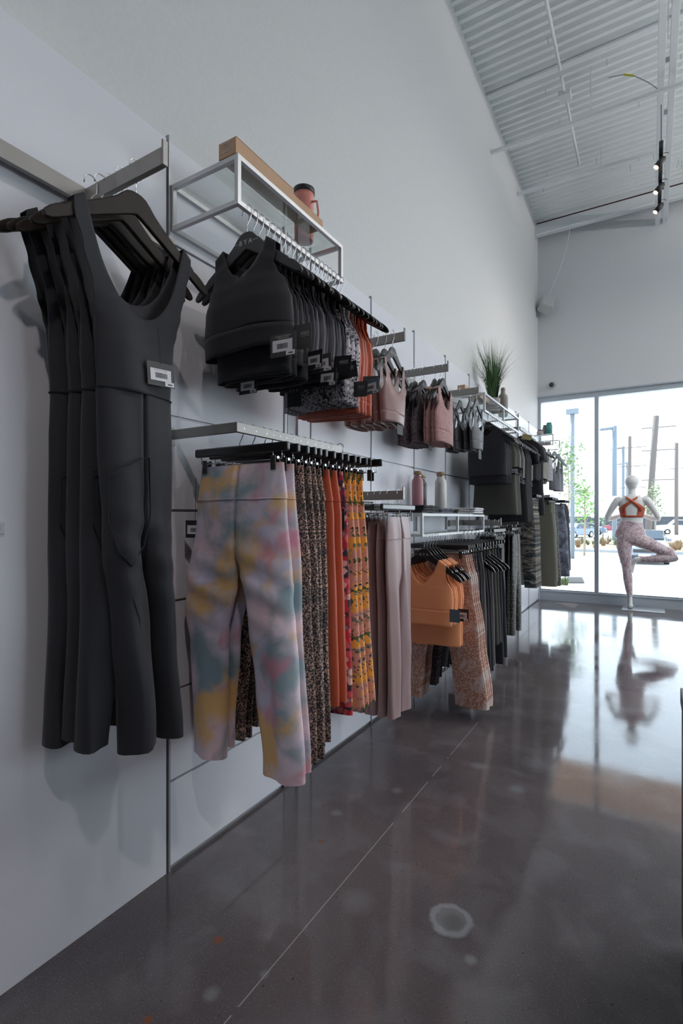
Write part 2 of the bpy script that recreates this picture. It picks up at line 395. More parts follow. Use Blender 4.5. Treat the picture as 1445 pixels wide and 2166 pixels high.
# ------------------------------------------------------------------ room shell
YW = 7.85; ZC = 5.38; XR = 8.0; YB = -5.0
struct(MB().box(-.3, XR+.2, YB-.2, YW+.15, -.12, 0).obj('floor', 'floor'))
struct(MB().box(-.25, -.02, YB, YW+.3, 0, ZC+.1).obj('wall_left', 'wall'))
struct(MB().box(-.25, XR+.2, YB-.2, YB, 0, ZC+.1).obj('wall_back', 'wall'))
mb = MB()   # unseen right wall; its glazed opening is added to let light in
mb.box(XR, XR+.2, YB, YW+.3, 3.1, ZC+.1); mb.box(XR, XR+.2, YB, 1.0, 0, 3.1); mb.box(XR, XR+.2, 6.4, YW+.3, 0, 3.1)
struct(mb.obj('wall_right', 'wall'))
struct(MB().box(-.02, XR, YW, YW+.3, 2.93, ZC+.1).obj('wall_front', 'wall_front'))
# ceiling: fluted metal deck, flutes running across the shop
mb = MB(); pitch = .0925; y = YB; prof = []
while y < YW+.2:
    for dy, dz in ((0, 0), (.022, 0), (.034, .034), (.068, .034), (.0805, 0)):
        prof.append((y+dy, ZC+dz))
    y += pitch
prof.append((y, ZC)); n = len(prof)
mb.v = [(-.02, a, b) for a, b in prof] + [(XR, a, b) for a, b in prof]
mb.f = [(i, i+1, n+i+1, n+i) for i in range(n-1)]
struct(mb.obj('ceiling', 'deck'))
struct(MB().box(-.3, XR+.3, YB-.3, YW+.4, ZC+.12, ZC+.25).obj('trim_10', 'wall'))

# window in the front wall
wf = empty('window_1', (0, YW, 0)); struct(wf)
mb = MB()
mb.box(-.02, XR, YW+.0, YW+.11, 0.0, .145); mb.box(-.02, XR, YW-.012, YW+.13, .128, .145)
mb.box(-.02, XR, YW+.0, YW+.11, 2.845, 2.915); mb.box(-.02, XR, YW-.02, YW+.11, 2.915, 2.935)
mb.box(-.02, .02, YW+.01, YW+.11, .145, 2.845)
for xm in (.745, 2.27, 3.8, 5.3, 6.8): mb.box(xm-.026, xm+.026, YW-.01, YW+.12, .145, 2.845)
o = mb.obj('window_frame', 'frame_alu', wf); o.location = (0, -YW, 0)
edges = [.02, .719, .771, 2.244, 2.296, 3.774, 3.826, 5.274, 5.326, 6.774, 6.826, XR]
for i in range(0, 12, 2):
    o = MB().box(edges[i], edges[i+1], YW+.05, YW+.058, .145, 2.845).obj('pane', 'glass_window', wf); o.location = (0, -YW, 0)
w2 = empty('added_window_2', (XR, 3.7, 0)); struct(w2)  # unseen window, added for cool fill light from the right
mb = MB(); mb.box(0, .1, -2.7, 2.7, 0, .15); mb.box(0, .1, -2.7, 2.7, 2.95, 3.1)
for k in range(4): yy = -2.7+k*5.4/3; mb.box(0, .1, yy-.03, yy+.03, .15, 2.95)
mb.obj('window_frame', 'frame_alu', w2); MB().box(.05, .056, -2.7, 2.7, .15, 2.95).obj('pane', 'glass_window', w2)

# laminate panels on the left wall
k = 1
mb = MB().box(-.02, 0, -3.0, -.045, 0, 2.44); mb.box(-.02, 0, -.04, .538, 0, 2.44); mb.box(-.02, 0, .543, 1.160, 0, 2.44)
struct(mb.obj('trim_1', 'panel', bevel=.0015))
mb = MB(); ch = MB()
joints = [1.170, 1.800, 2.005, 2.617, 3.244, 3.865, 4.480, 5.092, 5.72, 6.34, 6.48, 7.10, 7.79]
zj = [.012, .298, .60, .90, 1.205, 1.52, 2.10, 2.44]
for a, b in zip(joints, joints[1:]):
    if b-a < .15: continue
    for z0, z1 in zip(zj, zj[1:]):
        mb.box(-.012, 0, a+.006, b-.006, z0+.0045, z1-.0045)
struct(mb.obj('trim_2', 'panel', bevel=.001))
ch.box(-.018, -.010, 1.160, YW, 0, 2.435)
struct(ch.obj('trim_3', 'channel'))
mb = MB()
for yj in joints: mb.box(-.012, .004, yj-.0035, yj+.0035, .0, 2.455)
struct(mb.obj('trim_4', 'channel'))
mb = MB().box(-.01, .003, 1.822, 1.880, 0, 2.44); struct(mb.obj('trim_5', 'channel', bevel=.001))
struct(MB().box(-.01, .012, 1.886, 1.975, 0, 2.44).obj('trim_6', 'panel', bevel=.001))
struct(MB().box(-.02, .004, 7.79, YW, 0, 2.44).obj('trim_7', 'panel'))

# roof beams and services
def beam(y, zb, w=.07, x0=-.02, x1=XR, label='', nm='roof_beam', web=False):
    o = empty(nm, (0, y, zb))
    MB().box(x0, x1, -w*.4, w*.4, 0, .03).obj('bottom_flange', 'steel_white', o, bevel=.008)
    if web: MB().box(x0, x1, .03, .04, .012, ZC-zb).obj('web', 'steel_white', o)
    else:
        for xx in (.9, 2.9, 4.9, 6.9): MB().box(xx-.006, xx+.006, -.006, .006, .012, ZC-zb).obj('hanger_rod', 'steel_white', o)
    tag(o, label, 'roof beam')
    return o
beam(5.291, 4.90, .055, label='white steel roof beam crossing the ceiling nearest the camera')
beam(6.50, 5.13, .055, label='white steel roof beam across the ceiling between the other two beams')
o = beam(7.62, 5.14, .10, label='white steel beam with rusty seam close in front of the window wall', web=True)
MB().box(0, XR, .026, .030, .19, .205).obj('rust_seam', mat('dark_rust_seam', (.05, .02, .018), .9, bscale=20), o)
for yy, zz in ((5.12, 5.345),):
    o = MB().box(-.02, XR, yy-.028, yy+.028, zz+.005, zz+.03).obj('deck_lap_strip', 'steel_white', bevel=.006)
    tag(o, 'flat white deck lap strip crossing the ribbed ceiling left of the nearest beam', 'ceiling strip')
# twin channel running along the shop
o = empty('ceiling_channel', (1.50, 0, 5.02))
for dx in (-.042, .042): MB().box(dx-.027, dx+.027, 1.5, YW-.02, -.03, .03).obj('rail', 'steel_white', o, bevel=.003)
for yy in (3.0, 4.05, 5.1, 5.75, 6.5): MB().box(-.02, .02, yy-.012, yy+.012, -.028, .02).obj('spacer', 'steel_white', o)
for yy in (3.0, 4.9, 6.8): MB().box(-.004, .004, yy-.004, yy+.004, .03, ZC-5.02).obj('hanger_rod', 'steel_white', o)
tag(o, 'twin white channel running the length of the ceiling above the spotlights', 'ceiling channel')
o = empty('track_light_rail', (1.463, 0, 4.62))
MB().box(-.017, .017, 5.54, 6.60, -.018, .018).obj('track', 'black_plastic', o, bevel=.003)
for yy in (5.58, 6.56): MB().box(-.003, .003, yy-.003, yy+.003, .018, .38).obj('hanger_rod', 'black_plastic', o)
tag(o, 'black lighting track hung under the white ceiling channel', 'lighting track')
def spotlight(y, lab):
    o = empty('track_spotlight', (1.463, y, 4.60))
    MB().box(-.012, .012, -.02, .02, -.02, 0.0).obj('adapter', 'black_plastic', o)
    MB().tube([(0, 0, -.02), (-.012, 0, -.05)], .006, 6).obj('arm', 'black_plastic', o)
    d = Vector((-.75, -.28, -1)).normalized(); c0 = Vector((.02, .0, -.03))
    MB().tube([c0, c0+d*.10], [.028, .028], 16).obj('housing', 'black_plastic', o, True)
    MB().tube([c0+d*.1002, c0+d*.103], [.024, .024], 16).obj('lamp_face', 'lamp_on', o)
    MB().tube([Vector((.03+.03*math.cos(t), 0, .0+.018*math.sin(t))) for t in [i*PI/5 for i in range(9)]], .003, 5).obj('cable', 'black_plastic', o)
    tag(o, lab, 'spotlight', 'track spotlights')
    l = light('SPOT', 'spot_beam', Vector((1.463, y, 4.60))+c0+d*.14, d.to_track_quat('-Z', 'Y').to_euler(), 8, (1, .80, .62), spot_size=math.radians(60), spot_blend=.9, shadow_soft_size=.04)
spotlight(5.71, 'black track spotlight, nearest the camera and highest in the picture')
spotlight(6.15, 'black track spotlight in the middle of the three')
spotlight(6.54, 'black track spotlight, furthest from the camera and lowest in the picture')
# unseen spots added above and behind the camera to brighten the interior
def hidden_spot(x, y, tgt, e, size=75, lab='added unseen black spotlight behind and above the camera aimed at the clothes wall'):
    o = empty('added_spotlight', (x, y, 4.6)); d = (Vector(tgt)-Vector((x, y, 4.6))).normalized()
    MB().tube([(0, 0, 0), d*.12], [.036, .036], 12).obj('housing', 'black_plastic', o, True)
    MB().tube([(0, 0, .02), (0, 0, ZC-4.6)], .006, 6).obj('stem', 'black_plastic', o)
    MB().tube([d*.1202, d*.124], [.031, .031], 12).obj('lamp_face', 'lamp_on', o)
    tag(o, lab, 'spotlight', 'added spotlights above the camera' if size < 45 else None)
    light('SPOT', 'spot_beam', Vector((x, y, 4.6))+d*.14, d.to_track_quat('-Z', 'Y').to_euler(), e, (1, .90, .86), spot_size=math.radians(size), spot_blend=.9, shadow_soft_size=.06)
hidden_spot(2.6, -.9, (.05, .9, .75), 105, 42)
hidden_spot(2.6, .9, (.1, 1.9, .75), 50, 40)

# unseen linear pendants added over the sales floor as up and down fill
for yy in (4.6, 6.6):
    o = empty('added_linear_pendant', (4.2, yy, 4.35))
    MB().box(-.06, .06, -.9, .9, -.03, .05).obj('housing', 'steel_white', o, bevel=.004)
    MB().box(-.05, .05, -.88, .88, -.034, -.0302).obj('diffuser', 'lamp_on', o); MB().box(-.05, .05, -.88, .88, .0502, .054).obj('diffuser', 'lamp_on', o)
    for s_ in (-.8, .8): MB().tube([(0, s_, .05), (0, s_, ZC-4.35)], .003, 5).obj('wire', 'channel', o)
    tag(o, 'added unseen white linear pendant over the middle of the sales floor', 'added pendant lamp', 'added linear pendants over the sales floor')
    light('AREA', 'added_pendant_uplight', (4.2, yy, 4.42), (PI, 0, 0), PEND_UP, (1, .97, .96), shape='RECTANGLE', size=.1, size_y=1.7)
    light('AREA', 'added_pendant_downlight', (4.2, yy, 4.30), (0, 0, 0), PEND_DN, (1, .95, .94), shape='RECTANGLE', size=.1, size_y=1.7)

hidden_spot(2.9, 4.4, (1.2, 7.6, 1.1), 70, 46, 'added unseen black spotlight right of the picture aimed at the mannequin')  # extra out-of-view spot added to lift the mannequin

# conduit with junction box
o = empty('ceiling_conduit', (.667, 0, 5.30))
MB().tube([(0, 2.6, 0), (0, 5.08, 0)], .014, 8).obj('pipe', 'steel_white', o, True)
MB().tube([(0, 5.14, -.02), (0, 5.36, -.02)], .014, 8).obj('pipe', 'steel_white', o, True)
MB().tube([(0, 5.42, 0), (0, 6.56, 0)], .014, 8).obj('pipe', 'steel_white', o, True)
MB().box(-.055, .055, 5.33, 5.45, -.05, .0).obj('junction_box', 'steel_white', o, bevel=.004)
tag(o, 'white conduit with square junction box running along the ribbed ceiling', 'conduit')
# deck nails hanging from the flutes
rnd = random.Random(3)
for k in range(26):
    x, yy = rnd.uniform(.15, 1.9), rnd.uniform(4.0, 7.3)
    o = MB().tube([(x, yy, ZC), (x+rnd.uniform(-.01, .01), yy, ZC-rnd.uniform(.04, .09))], .0022, 5).obj('roofing_screw', 'channel')
    tag(o, 'thin grey roofing screw poking down through the ribbed ceiling', 'screw', 'roofing screws poking through the ceiling')
o = MB().tube([(1.44, 5.45, 5.05), (1.36, 5.38, 5.10), (1.25, 5.33, 5.17), (1.17, 5.31, 5.2), (1.05, 5.30, 5.22)], .004, 6).obj('grey_cable', 'channel')
tag(o, 'grey cable with yellow sleeve looping left from the ceiling channel', 'cable')
MB().tube([(1.25, 5.33, 5.171), (1.17, 5.31, 5.201)], .008, 6).obj('yellow_sleeve', mat('yellow_sleeve', (.55, .5, .02), .5), o)
# speaker and its cable
sp = empty('wall_speaker', (.10, 7.72, 4.20), math.radians(-38))
mb = MB(); pr = [(-.075, -.08), (.075, -.10), (.085, .085), (-.075, .075)]
o = MB().prism([(-.09, -.095), (.09, -.12), (.10, .10), (-.085, .085)], -.09, .06).obj('cabinet', 'speaker', sp, bevel=.02, seg=3)
MB().prism([(-.078, -.085), (.082, -.105), (.09, .088), (-.075, .075)], -.098, -.088).obj('grille', 'speaker_grille', sp, bevel=.004)
MB().tube([(-.02, .06, 0), (-.05, .12, -.02)], .018, 8).obj('bracket', 'channel', sp)
for s in (-1,): MB().tube([(-.06, .09, -.05), (-.07, .10, -.16), (-.055, .10, -.16), (-.05, .09, -.06)], .003, 5).obj('wire_loop', 'channel', sp)
sp.rotation_euler = (math.radians(-14), math.radians(14), math.radians(35))
tag(sp, 'small white loudspeaker in the corner high on the left wall', 'speaker')
pts = []
for i in range(15):
    t = i/14; pts.append((.42-.27*t**.7, 7.66, 5.15-.88*t**.75 if t < 1 else 4.27))
pts = [(.36, 7.66, 5.17), (.34, 7.66, 5.13), (.37, 7.66, 5.12), (.41, 7.66, 5.16), (.43, 7.66, 5.18)] + [(.43-.30*(i/12)**1.6, 7.66+.03*i/12, 5.17-.90*(i/12)) for i in range(1, 13)]
o = MB().tube(pts, .0045, 6).obj('speaker_cable', 'steel_white'); tag(o, 'thin white cable hanging from the last beam down to the loudspeaker', 'cable')
sc_ = empty('security_camera', (.18, YW-.002, 3.075))
MB().prism([(.045*math.cos(i*PI/12), .045*math.sin(i*PI/12)) for i in range(24)], -.03, 0).obj('mount', 'speaker', sc_, bevel=.004)
mb = MB(); mb.lathe([(.001, -.034)]+[(.034*math.sin(i*PI/14), -.034*math.cos(i*PI/14)) for i in range(1, 14)]+[(.001, .034)], n=16)
o = mb.obj('dome', 'black_plastic', sc_, True); o.location = (-.008, -.045, 0)
tag(sc_, 'small dark dome camera on white mount above the window', 'security camera')
# small white latch on the near panel, low at the left edge
o = empty('wall_outlet', (0.0, .655, 1.155)); MB().box(0, .006, -.035, .004, -.015, .015).obj('cover_plate', 'white_print', o, bevel=.002)
MB().box(.006, .008, -.02, -.004, -.008, .008).obj('socket_face', 'speaker', o)
tag(o, 'small white cover plate on the near wall panel at the left edge', 'wall plate')
# dark cabinet at the right edge
cb = empty('display_cabinet', (1.449, 1.70, 0))
MB().box(0, .9, -.95, 0, .04, .665).obj('carcass', 'cabinet', cb, bevel=.004)
MB().box(-.003, .903, -.953, .003, .668, .71).obj('worktop', 'cabinet_top', cb, bevel=.002)
for x_, y_ in ((.03, -.04), (.03, -.9), (.86, -.04), (.86, -.9)):
    o = MB().tube([(x_-.012, y_, .02), (x_+.012, y_, .02)], .02, 14).obj('caster', 'black_plastic', cb)
tag(cb, 'dark brown low cabinet cut off by the right edge of the picture', 'cabinet')

# ------------------------------------------------------------------ wall fixtures
def face_out(yc, z, lab, y0=None, y1=None, L=.352):
    o = empty('garment_bracket', (0, yc, z))
    w = .31 if y0 is None else None
    a = (y0-yc) if y0 is not None else -.31; b = (y1-yc) if y1 is not None else .31
    MB().box(.022, .037, a, b, -.044, 0).obj('crossbar', 'nickel', o, bevel=.0015)
    for yy in (a+.01, b-.01): MB().box(.0, .03, yy-.004, yy+.004, -.05, .0).obj('bracket', 'nickel', o)
    MB().box(.037, L-.006, -.0075, .0075, -.044, 0).obj('arm', 'nickel', o, bevel=.0015)
    MB().box(L-.006, L, -.008, .008, -.044, .018).obj('end_stop', 'nickel', o, bevel=.0015)
    tag(o, lab, 'display arm', 'face-out display arms')
    return o
face_out(.86, 2.092, 'brushed metal arm and crossbar holding the long black jumpsuits', -.09, 1.163)
face_out(2.305, 2.088, 'brushed metal arm holding the dusty rose bras')
face_out(2.93, 2.092, 'brushed metal arm holding the leopard print tops')
face_out(3.56, 2.092, 'brushed metal arm holding the grey bra')
face_out(2.29, 1.313, 'lower brushed metal arm holding the mauve leggings')
face_out(4.19, 1.163, 'lower brushed metal arm behind the bottle shelf')
face_out(4.80, 1.163, 'lower brushed metal arm holding small spotted dark leggings')

def box_shelf(y0, y1, z0, z1, lab, mids=(), X=.30, m='shelf_metal'):
    o = empty('display_shelf', (0, y0, z0)); t = .0145; L = y1-y0; H = z1-z0
    fr = MB()
    for zz in (0, H-t):
        fr.box(0, X-t, 0, t, zz, zz+t); fr.box(0, X-t, L-t, L, zz, zz+t); fr.box(X-t, X, t, L-t, zz, zz+t); fr.box(0, t, t, L-t, zz, zz+t)
    for yy in (0, L-t): fr.box(X-t, X, yy, yy+t, 0, H); fr.box(0, t, yy, yy+t, t, H-t)
    for yy in mids: fr.box(X-t, X, yy, yy+t, t, H-t); fr.box(0, t, yy, yy+t, t, H-t); fr.box(t, X-t, yy, yy+t, H-t, H)
    fr.obj('frame', m, o)
    MB().box(t*.5, X-t*.5, t*.5, L-t*.5, H+.0005, H+.0065).obj('glass_top', 'glass_shelf', o)
    tag(o, lab, 'shelf', 'box frame wall shelves')
    return o
box_shelf(1.176, 1.800, 2.138, 2.291, 'silver box-frame shelf with glass top above the black crop tops')
box_shelf(3.905, 5.09, 1.99, 2.135, 'silver box-frame shelf with glass top carrying the grass plant', (.59,))
box_shelf(7.13, 7.72, 2.13, 2.272, 'silver box-frame shelf next to the window carrying teal jars')
box_shelf(2.655, 3.885, 1.075, 1.205, 'white box-frame shelf carrying water bottles and folded clothes', (.61,), m='steel_white')
def u_rail(y0, y1, z, lab, X=.30):
    o = empty('hanging_rail', (0, y0, z)); t = .015; h = .03
    mb = MB(); mb.box(X-t, X, 0, y1-y0, -h, 0)
    for yy in (0, y1-y0-t): mb.box(0, X-t, yy, yy+t, -h, 0)
    mb.obj('bar', 'nickel', o, bevel=.001)
    for yy in (0.007, y1-y0-.008): MB().box(.0, .006, yy-.012, yy+.012, -.05, .01).obj('wall_bracket', 'nickel', o)
    tag(o, lab, 'hanging rail', 'U-shaped hanging rails')
u_rail(1.172, 1.79, 1.472, 'brushed metal U rail holding the pastel tie-dye leggings')
u_rail(5.15, 5.92, 2.065, 'brushed metal U rail beyond the plant shelf holding black tees')
u_rail(5.11, 5.72, 1.47, 'lower metal U rail holding camouflage leggings')
u_rail(5.90, 6.47, 1.47, 'lower metal U rail holding olive leggings')
u_rail(6.85, 7.45, 1.47, 'lower metal U rail nearest the window holding navy leggings')

# ------------------------------------------------------------------ hangers
def hook_pts(neck=-.085):
    pts = [(0, 0, neck-.012), (0, 0, neck+.02), (.003, 0, neck+.03), (.016, 0, -.040), (.0185, 0, -.022)]
    for i in range(0, 11): a = -PI*.0+PI*i/10; pts.append((.0185*math.cos(a), 0, -.016+.0185*math.sin(a)))
    pts.append((-.0195, 0, -.026)); return pts
HT = [(0, 0, -.058), (.012, -.001, -.063), (.024, -.006, -.070), (.036, -.018, -.077), (.050, -.035, -.086), (.070, -.053, -.098), (.10, -.077, -.117), (.13, -.099, -.136), (.158, -.119, -.155), (.164, -.125, -.159), (.168, -.131, -.162), (.176, -.134, -.167), (.190, -.143, -.177), (.203, -.155, -.184), (.212, -.166, -.185), (.2165, -.176, -.181)]
HZ = -.083
def hang_top(x, hw=.2165, drop=.172):
    x = abs(x)*.2165/hw
    for p_, q_ in zip(HT, HT[1:]):
        if x <= q_[0]: return HZ+(p_[1]+(q_[1]-p_[1])*(x-p_[0])/(q_[0]-p_[0]))*drop/.172
    return HZ-.176*drop/.172
def make_clothes_hanger(m='hanger_black', logo=True, hw=.2165, drop=.165, thick=.012):
    mb = MB(); row = [(-x, a, b) for x, a, b in reversed(HT[1:])]+HT
    for x, a, b in row:
        x *= hw/.2165; a = a*drop/.172+HZ; b = b*drop/.172+HZ; bow = -.12*x*x
        mb.v += [(x, bow-thick/2, a), (x, bow+thick/2, a), (x, bow+thick/2, b), (x, bow-thick/2, b)]
    n = len(row)
    for i in range(n-1):
        for k_ in range(4): q = i*4+k_; r_ = i*4+(k_+1) % 4; mb.f.append((q, r_, r_+4, q+4))
    mb.f.append((0, 1, 2, 3)); mb.f.append((4*n-1, 4*n-2, 4*n-3, 4*n-4))
    o = mb.obj('clothes_hanger', m)
    b = o.modifiers.new('bevel', 'BEVEL'); b.width = .0035; b.segments = 2; b.limit_method = 'ANGLE'; b.angle_limit = .9
    MB().tube(hook_pts(), .0017, 6).obj('hook', 'chrome', o, True)
    if logo:
        q = put_text('B Y A', .022, 'logo', o, (0, -thick/2-.0006, HZ-.034), (PI/2, 0, 0), 'logo')
        l = MB().box(-.048, -.028, -thick/2-.0010, -thick/2-.0004, HZ-.0345, HZ-.0335); l.box(.028, .048, -thick/2-.0010, -thick/2-.0004, HZ-.0345, HZ-.0335)
        l.obj('logo', 'logo', o)
    return o
def make_trouser_hanger(Lh=.19):
    mb = MB(); n = 10; T = .008
    prof = []
    o = MB().box(-Lh, Lh, -.0085, .0085, -.098, -.070).obj('trouser_hanger', 'hanger_black', bevel=.0065, seg=3)
    hp = [(0, 0, -.075), (0, 0, -.062), (.012, 0, -.042), (.0175, 0, -.024)]
    for i in range(0, 11): a = PI*i/10; hp.append((.0185*math.cos(a), 0, -.016+.0185*math.sin(a)))
    hp.append((-.0195, 0, -.026))
    MB().tube(hp, .0017, 6).obj('hook', 'chrome', o, True)
    w = MB(); w.tube([(-.165, 0, -.09), (-.165, 0, -.120), (.165, 0, -.120), (.165, 0, -.09)], .0016, 6)
    w.tube([(.135, -.004, -.095), (.135, -.004, -.115)], .0016, 5); w.obj('wire', 'chrome', o, True)
    for s in (-1, 1):
        c_ = MB(); c_.box(s*.14-.009, s*.14+.009, -.0125, -.0085, -.152, -.110); c_.box(s*.14-.009, s*.14+.009, .0085, .0125, -.152, -.110)
        q = c_.obj('clip', 'clip', o, bevel=.001)
        MB().tube([(s*.14-.011, 0, -.116), (s*.14+.011, 0, -.116)], .005, 8).obj('spring', 'chrome', q)
    return o
PR = {}
PR['hang'] = make_clothes_hanger('hanger_black', True)
PR['hang_matte'] = make_clothes_hanger('hanger_matte', True)
PR['hang_worn'] = make_clothes_hanger('hanger_worn', False, .24, .165, .013)
PR['hang_small'] = make_clothes_hanger('hanger_matte', True, .185, .145, .011)
PR['trous'] = make_trouser_hanger()
PR['trous_matte'] = None
used = set()
def place(key, x, y, z, rot, label, cat, group=None, tilt=0):
    src = PR[key]
    if key in used: o = copy_tree(src)
    else: used.add(key); o = src
    o.location = (x, y, z); o.rotation_euler = (tilt, 0, rot); o['label'] = label; o['category'] = cat
    if group: o['group'] = group
    return o

# ------------------------------------------------------------------ garments
def loft_into(mb, pts, n=16):
    """pts: (x,y,z, rx, ry) ellipses stacked roughly along their path"""
    base = len(mb.v); P = [Vector(q[:3]) for q in pts]; up = None
    for i, q in enumerate(pts):
        t = (P[min(i+1, len(P)-1)]-P[max(i-1, 0)]).normalized()
        if up is None: up = Vector((1, 0, 0)) if abs(t.x) < .85 else Vector((0, 0, 1))
        side = (up-t*up.dot(t)).normalized(); up = side; fw = t.cross(side)
        for k in range(n):
            a = 2*PI*k/n; mb.v.append(tuple(P[i]+side*math.cos(a)*q[3]+fw*math.sin(a)*q[4]))
    for i in range(len(P)-1):
        for k in range(n):
            a = base+i*n+k; b = base+i*n+(k+1) % n; mb.f.append((a, b, b+n, a+n))
    mb.f.append(tuple(base+k for k in range(n-1, -1, -1))); e = base+(len(P)-1)*n; mb.f.append(tuple(e+k for k in range(n)))
def sheet_top(name, tab, m, zt, zb, seed=0, wr=.006, step=.010, cols=8, parent=None, lean=0.0, ease=.5, offx=0.0, neck=None, slope=0.0):
    """tube garment; tab rows (z, outer half width, front neck half width, back neck half width, half depth, edge-closing 0..1)"""
    rows = max(3, int((zt-zb)/step)); mb = MB()
    def P(side, f, u, z):
        w, nf, nb, T, e = lerp_table(tab, z)
        if neck:
            hw_, zf, zk = neck; zq = zf if f < 0 else zk
            nk = hw_*max(0.0, min(1.0, (z-zq)/(zt-zq)))**.42 if z > zq else 0.0
        else: nk = nf if f < 0 else nb
        nk = min(nk, w-.014) if nk > 0 else 0.0
        x = nk+(w-nk)*u
        if slope: z = z-slope*(x-(nk+w)/2)*max(0, 1-(zt-z)/.12)
        q = max(0.0, 1-(x/w)**2) if w > 1e-5 else 0
        yy = f*T*((1-e)+e*q**.5)
        amp = wr*min(1, max(0, (-.12-z)*5))
        X = side*x
        fold = math.sin(X*38+seed*1.7+z*6)*.5+noise.noise(Vector((X*9, z*4, seed*3.1)))*1.4
        yy += f*amp*fold*(.25+.75*q**.5 if e > .3 else .3)
        return (X+offx+noise.noise(Vector((z*5, seed, f)))*.004*ease, yy+lean*(z-zt), z+.006*noise.noise(Vector((X*6, seed, 4)))*(1 if z < zb+.02 else 0))
    zs = [zt-(zt-zb)*i/rows for i in range(rows+1)]
    us = [math.sin(PI/2*i/cols) for i in range(cols+1)]
    for side in (-1, 1):
        for f in (-1, 1):
            base = len(mb.v)
            for z in zs:
                for u in us: mb.v.append(P(side, f, u, z))
            for i in range(rows):
                for j in range(cols):
                    a = base+i*(cols+1)+j; mb.f.append((a, a+1, a+cols+2, a+cols+1))
        # top seam joining front and back strap
        bf = len(mb.v)-2*(rows+1)*(cols+1); bb = len(mb.v)-(rows+1)*(cols+1)
        for j in range(cols): mb.f.append((bf+j, bf+j+1, bb+j+1, bb+j))
    me = mb.mesh(name)
    bm = bmesh.new(); bm.from_mesh(me); bmesh.ops.remove_doubles(bm, verts=bm.verts, dist=.0012); bmesh.ops.recalc_face_normals(bm, faces=bm.faces); bm.to_mesh(me); bm.free()
    o = link(name, me, m, parent, True)
    so = o.modifiers.new('cloth', 'SOLIDIFY'); so.thickness = .0022; so.offset = 0
    return o
def sheet_legs(name, m, zt, zb, prm, seed=0, parent=None, top_only=False, wr=.004, cols=9):
    """prm: dict waist, hip, crotch(z), thigh, knee, hem half widths, T depth, spread centre offsets"""
    zc = prm['crotch']; step = .018; rows = int((zt-zb)/step); zs = [zt-(zt-zb)*i/rows for i in range(rows+1)]
    out = prm['out']; inn = prm['inn']; T0, T1 = prm.get('T', (.020, .026)); mb = MB()
    tw = prm.get('twist', 0)
    for side in (-1, 1):
        base = len(mb.v)
        for z in zs:
            (xo,) = lerp_table(out, z); (xi,) = lerp_table(inn, z)
            below = min(1, max(0, (zc-z)/.07)); t = (zt-z)/(zt-zb); T = T0+(T1-T0)*min(1, t*2.2)
            T *= prm.get('hemT', 1.0)**t
            if zt > -.13: T *= min(1.0, .38+.62*(zt-z)/.09)
            if side < 0 and 'outL' in prm: (xo,) = lerp_table(prm['outL'], z)
            if side < 0 and 'innL' in prm: (xi,) = lerp_table(prm['innL'], z)
            cx = (xo+xi)/2; a = max(.01, (xo-xi)/2)
            loop = [(math.cos(PI*k/cols), 1) for k in range(cols+1)]+[(math.cos(PI*k/cols), -1) for k in range(cols-1, 0, -1)]
            for (cu, f) in loop:
                x = cx+a*cu
                q1 = max(0, 1-(x/max(xo, .02))**2)**.5; q2 = max(0, 1-cu*cu)**.5
                if xo < 0 or xi < -.02: q1 = q2
                q = q1*(1-below)+q2*below
                X = side*x
                fold = noise.noise(Vector((X*10, z*3.2, seed*2.7+side)))+.5*math.sin(X*60+seed+z*5)
                wa = wr*(.3+1.2*min(1, t*1.5))*q
                crm = prm.get('crumple', 0)*math.exp(-((z-prm.get('crz', -.5))/.12)**2)
                yy = f*(.0012+T*q+wa*fold)+tw*side*t+crm*q*math.sin(z*70+X*25)
                sway = noise.noise(Vector((z*2.1, seed+5*side, 1)))*.012*t
                mb.v.append((X+sway, yy, z+.10*prm.get('hemslant', 0)*x*t))
        L = 2*cols
        for i in range(rows):
            for k in range(L):
                a = base+i*L+k; b = base+i*L+(k+1) % L; mb.f.append((a, b, b+L, a+L))
    me = mb.mesh(name)
    o = link(name, me, m, parent, True)
    return o
def piping(name, m, parent, w, z, T, r=.0016, dz=0.0):
    """thin raised seam round a garment at height z"""
    pts = []
    for i in range(33):
        a = 2*PI*i/32; pts.append((w*math.cos(a), -T*abs(math.sin(a))**.9*(1 if math.sin(a) >= 0 else -1)*1.02, z+dz*math.sin(a)))
    return MB().tube(pts, r, 5, False).obj(name, m, parent, True)
def add_tag(parent, loc, w=.078, h=.056, mt='tag', rz=0, ry=0, txt=None, sticker=True, string=.05, stk=(0, 0)):
    t = empty_mesh = MB().box(-w/2, w/2, -.0006, .0006, -h, 0).obj('price_tag', mt, parent, bevel=.0004)
    t.location = loc; t.rotation_euler = (0, ry, rz)
    if sticker:
        sx0, sz0 = stk
        s = MB().box(-w*.40+sx0, w*.36+sx0, -.0012, -.0007, -h*.78+sz0, -h*.28+sz0); s.box(w*.12+sx0, w*.46+sx0, -.0012, -.0007, -h*.97+sz0, -h*.775+sz0)
        s = s.obj('sticker', 'white_print', t)
        b = MB(); x = -w*.22; rr_ = random.Random(5)
        while x < w*.2:
            ww = rr_.choice((.0006, .0012, .0018)); b.box(x+sx0, x+ww+sx0, -.0016, -.00125, -h*.66+sz0, -h*.44+sz0); x += ww+.0011
        b.box(w*.22+sx0, w*.38+sx0, -.0016, -.00125, -h*.91+sz0, -h*.86+sz0)
        b.obj('barcode', 'ink', t)
    if txt:
        for body, size, x, z in txt: put_text(body, size, 'grey_print', t, (x, -.0012, z), (PI/2, 0, 0))
    if string: MB().tube([(0, 0, -.004), (.001, .001, string*.5), (0, .004, string)], .0008, 5).obj('string', 'string', t)
    return t
LOGO_T = [('B Y A', .016, 0, -.014), ('-          -', .016, 0, -.014)]
